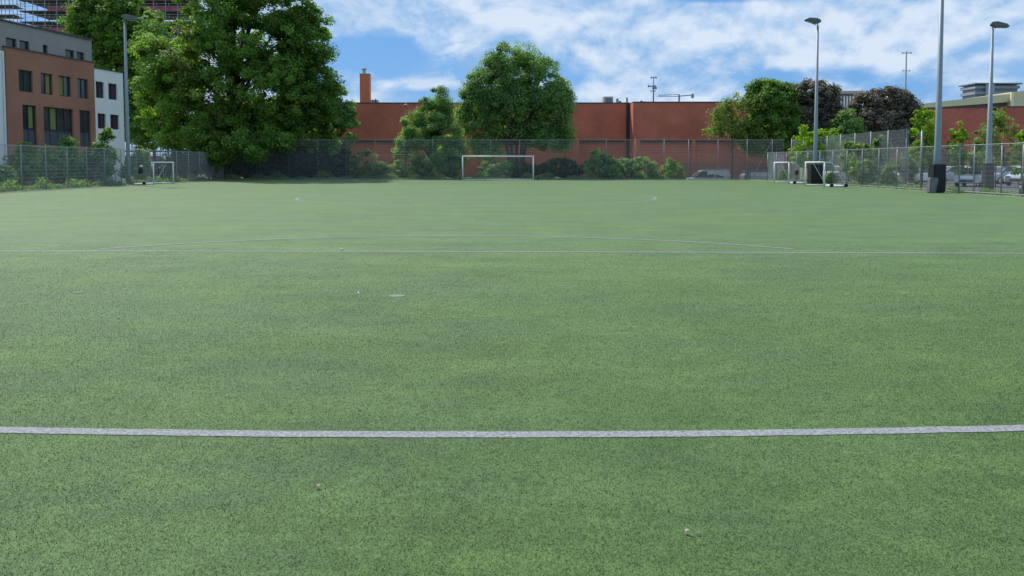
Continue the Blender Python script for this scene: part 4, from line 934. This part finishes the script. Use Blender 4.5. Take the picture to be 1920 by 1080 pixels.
# ------------------------------------------------------------ cars
def car_proto(paint, kind='hatch'):
    rt = empty('parked_' + ('van' if kind == 'van' else 'car'))
    Lc, Wc = (4.9, 1.9) if kind == 'van' else (4.2, 1.74)
    if kind == 'van':
        low = [(-2.4, .32), (-2.42, 1.05), (-1.9, 1.12), (2.42, 1.12), (2.44, .32)]
        top = [(-1.75, 1.12, .86), (-1.0, 1.86, .78), (-.7, 1.93, .76), (2.3, 1.93, .76), (2.42, 1.12, .88)]
    else:
        low = [(-2.08, .30), (-2.12, .62), (-2.02, .80), (-1.1, .94), (1.75, .96), (2.08, .88), (2.12, .5), (2.05, .30)]
        top = [(-1.15, .94, .80), (-.38, 1.40, .60), (.1, 1.47, .58), (1.1, 1.45, .57), (1.85, .96, .78)]
    W2 = Wc / 2
    # body: lower loft with rounded shoulders
    m_ = MB(); n = len(low); v = []; secs = [(-W2, .06), (-W2 + .07, 0), (W2 - .07, 0), (W2, .06)]
    for y, ins in secs:
        v += [(x * (1 - ins * .25), y, z - (ins if z > .6 else -ins * .3)) for x, z in low]
    f = [tuple(range(n)), tuple(reversed(range(3 * n, 4 * n)))]
    for s_ in range(3):
        for i in range(n): f.append((s_ * n + i, (s_ + 1) * n + i, (s_ + 1) * n + (i + 1) % n, s_ * n + (i + 1) % n))
    m_.add(v, f); body = m_.build('body', paint, rt, smooth=False, bevel=.02)
    # roof and pillars: cabin shell
    m_ = MB(); k_ = len(top); v = [(x, -y, z) for x, z, y in top] + [(x, y, z) for x, z, y in top]
    m_.add(v, [(1, 2, k_ + 2, k_ + 1), (2, 3, k_ + 3, k_ + 2)]); 
    for sg_ in (-1, 1):
        b_ = 0 if sg_ < 0 else k_
        for i in (0, 3): m_.tube([v[b_ + i], v[b_ + i + 1]], .035, 5)
        m_.tube([v[b_ + 1], v[b_ + 2], v[b_ + 3]], .035, 5)
        xm = (top[1][0] + top[3][0]) / 2; m_.bar((xm, sg_ * .82, top[0][1]), (xm, sg_ * top[2][2], top[2][1]), .07)
        if kind == 'van': m_.add([(-.2, sg_ * .83, 1.12), (2.35, sg_ * .86, 1.12), (2.28, sg_ * .77, 1.92), (-.2, sg_ * .775, 1.92)], [(0, 1, 2, 3)])
    m_.build('roof', paint, rt)
    m_ = MB(); sh = [(x * .985, z - .02, y * .975) for x, z, y in top]; v = [(x, -y, z) for x, z, y in sh] + [(x, y, z) for x, z, y in sh]
    m_.add(v, [(0, 1, k_ + 1, k_), (3, 4, 2 * k_ - 1, 2 * k_ - 2), tuple(range(k_)), tuple(range(k_, 2 * k_))]); m_.build('windows', M['glass'], rt)
    for x in ((-1.3, 1.3) if kind != 'van' else (-1.55, 1.55)):
        for sg_ in (-1, 1):
            wv = MB().tube([(x, sg_ * (W2 - .20), .31), (x, sg_ * (W2 + .015), .31)], .31, 16).build('wheel', M['rubber'], rt)
            MB().tube([(x, sg_ * (W2 + .016), .31), (x, sg_ * (W2 + .03), .31)], .2, 12).build('rim', M['steel'], wv)
    for sg_ in (-1, 1):
        hx = low[1][0] - .02; MB().box(hx, hx + .2, sg_ * .62 - .17, sg_ * .62 + .17, .64, .78).build('headlight', M['lamp_glass'], rt, bevel=.02)
        tx = low[-2][0] - .1; MB().box(tx, tx + .13, sg_ * .7 - .1, sg_ * .7 + .1, .66, .88).build('tail_light', TL, rt, bevel=.02)
        MB().box(-.85 if kind != 'van' else -1.3, -.72 if kind != 'van' else -1.15, sg_ * (W2 + .02), sg_ * (W2 + .17), .95, 1.06).build('mirror', paint, rt, bevel=.02)
    MB().box(low[1][0] - .01, low[1][0] + .1, -.5, .5, .36, .52).build('grille', M['black'], rt)
    return rt
TL = mat('tail_light', (0.45, 0.02, 0.02), .3)
def paintm(n, c, met=.0): return mat('car_paint_' + n, c, .25, metal=met)
pw_, ps_, pg_, pd_ = paintm('white', (.85, .86, .88)), paintm('silver', (.60, .64, .68), .2), paintm('grey', (.42, .45, .5), .2), paintm('dark', (.04, .06, .09), .2)
proto = {k: car_proto(v) for k, v in (('w', pw_), ('s', ps_), ('g', pg_), ('d', pd_))}
used = set()
def place(kind, px, Y, rz, label, z=-.014):
    o = proto[kind] if kind not in used else copy_tree(proto[kind]); used.add(kind)
    o.location = (XY(px, Y), Y, z); o.rotation_euler = (0, 0, rz)
    tag(o, label, 'car', 'cars in the car park beyond the right fence')
place('w', 1560, 80, R(80), 'white car whose roof shows just right of the nearer small goal')
place('s', 1604, 75, R(25), 'silver car with raked windscreen left of the foot-of-fence shrub')
place('w', 1706, 66, R(12), 'white car seen through the fence left of the gate post')
place('s', 1722, 74, R(12), 'silver car half hidden behind the white one by the gate post')
place('d', 1744, 80, R(15), 'dark car between the gate post and the nearest column')
place('g', 1782, 70, R(10), 'grey car just right of the big black pad')
place('s', 1824, 60.5, R(50), 'silver car nearest the fence between the two right columns')
place('w', 1806, 82, R(8), 'white car at the back between the two right columns')
place('g', 1880, 68, R(20), 'grey car right of the veiled column pad')
place('w', 1908, 78, R(15), 'white car at the right edge, in the back row')
place('d', 1856, 76, R(15), 'dark car hidden behind the veiled column pad')
place('s', 1925, 62, R(40), 'silver car cut by the right edge of the photo')
proto['v'] = car_proto(pw_, 'van')
van = proto['v']; van.location = (XY(1327, 92.5), 92.5, -1.06); tag(van, 'white van with a roof rack below the red wall, left one', 'van', 'vans behind the far fence')
m_ = MB()
for y in (-.7, .7): m_.bar((-.6, y, 2.06), (2.3, y, 2.06), .05)
for i in range(6): m_.bar((-.5 + i * .55, -.7, 2.10), (-.5 + i * .55, .7, 2.10), .05)
for i in (0, 5):
    for y in (-.7, .7): m_.bar((-.5 + i * .55, y, 1.92), (-.5 + i * .55, y, 2.08), .04)
van.location = (0, 0, 0); rk = m_.build('roof_rack', M['galv'], van); van.location = (XY(1327, 92.5), 92.5, -1.06)
v2 = empty('flatbed_truck', (XY(1422, 92), 92, -1.06)); tag(v2, 'white box-sided truck bed beside the raking fence stay', 'truck', 'vans behind the far fence')
X0 = XY(1403, 92); X1 = XY(1440, 92)
MB().box(X0, X1, 91, 93, -.45, ZY(323, 92)).build('cargo_box', pw_, v2, bevel=.03)
MB().box(XY(1393, 92), X1 + .1, 91.0, 93, ZY(321.5, 92), ZY(320, 92)).build('rack', M['galv'], v2)
m_ = MB(); m_.prism([(XY(1391, 92), -.7), (X0 - .06, -.7), (X0 - .06, ZY(322, 92)), (XY(1396, 92), ZY(322.5, 92)), (XY(1391, 92), ZY(330, 92))], 91.1, 92.9); m_.build('cab', pg_, v2, bevel=.04)
MB().box(XY(1393, 92), X1, 91.3, 92.7, -.75, -.452).build('chassis', M['black'], v2)
for x in (XY(1398, 92), X1 - .6):
    for y in (91.05, 92.75): MB().tube([(x, y, -.72), (x, y + .2, -.72)], .33, 14).build('wheel', M['rubber'], v2)
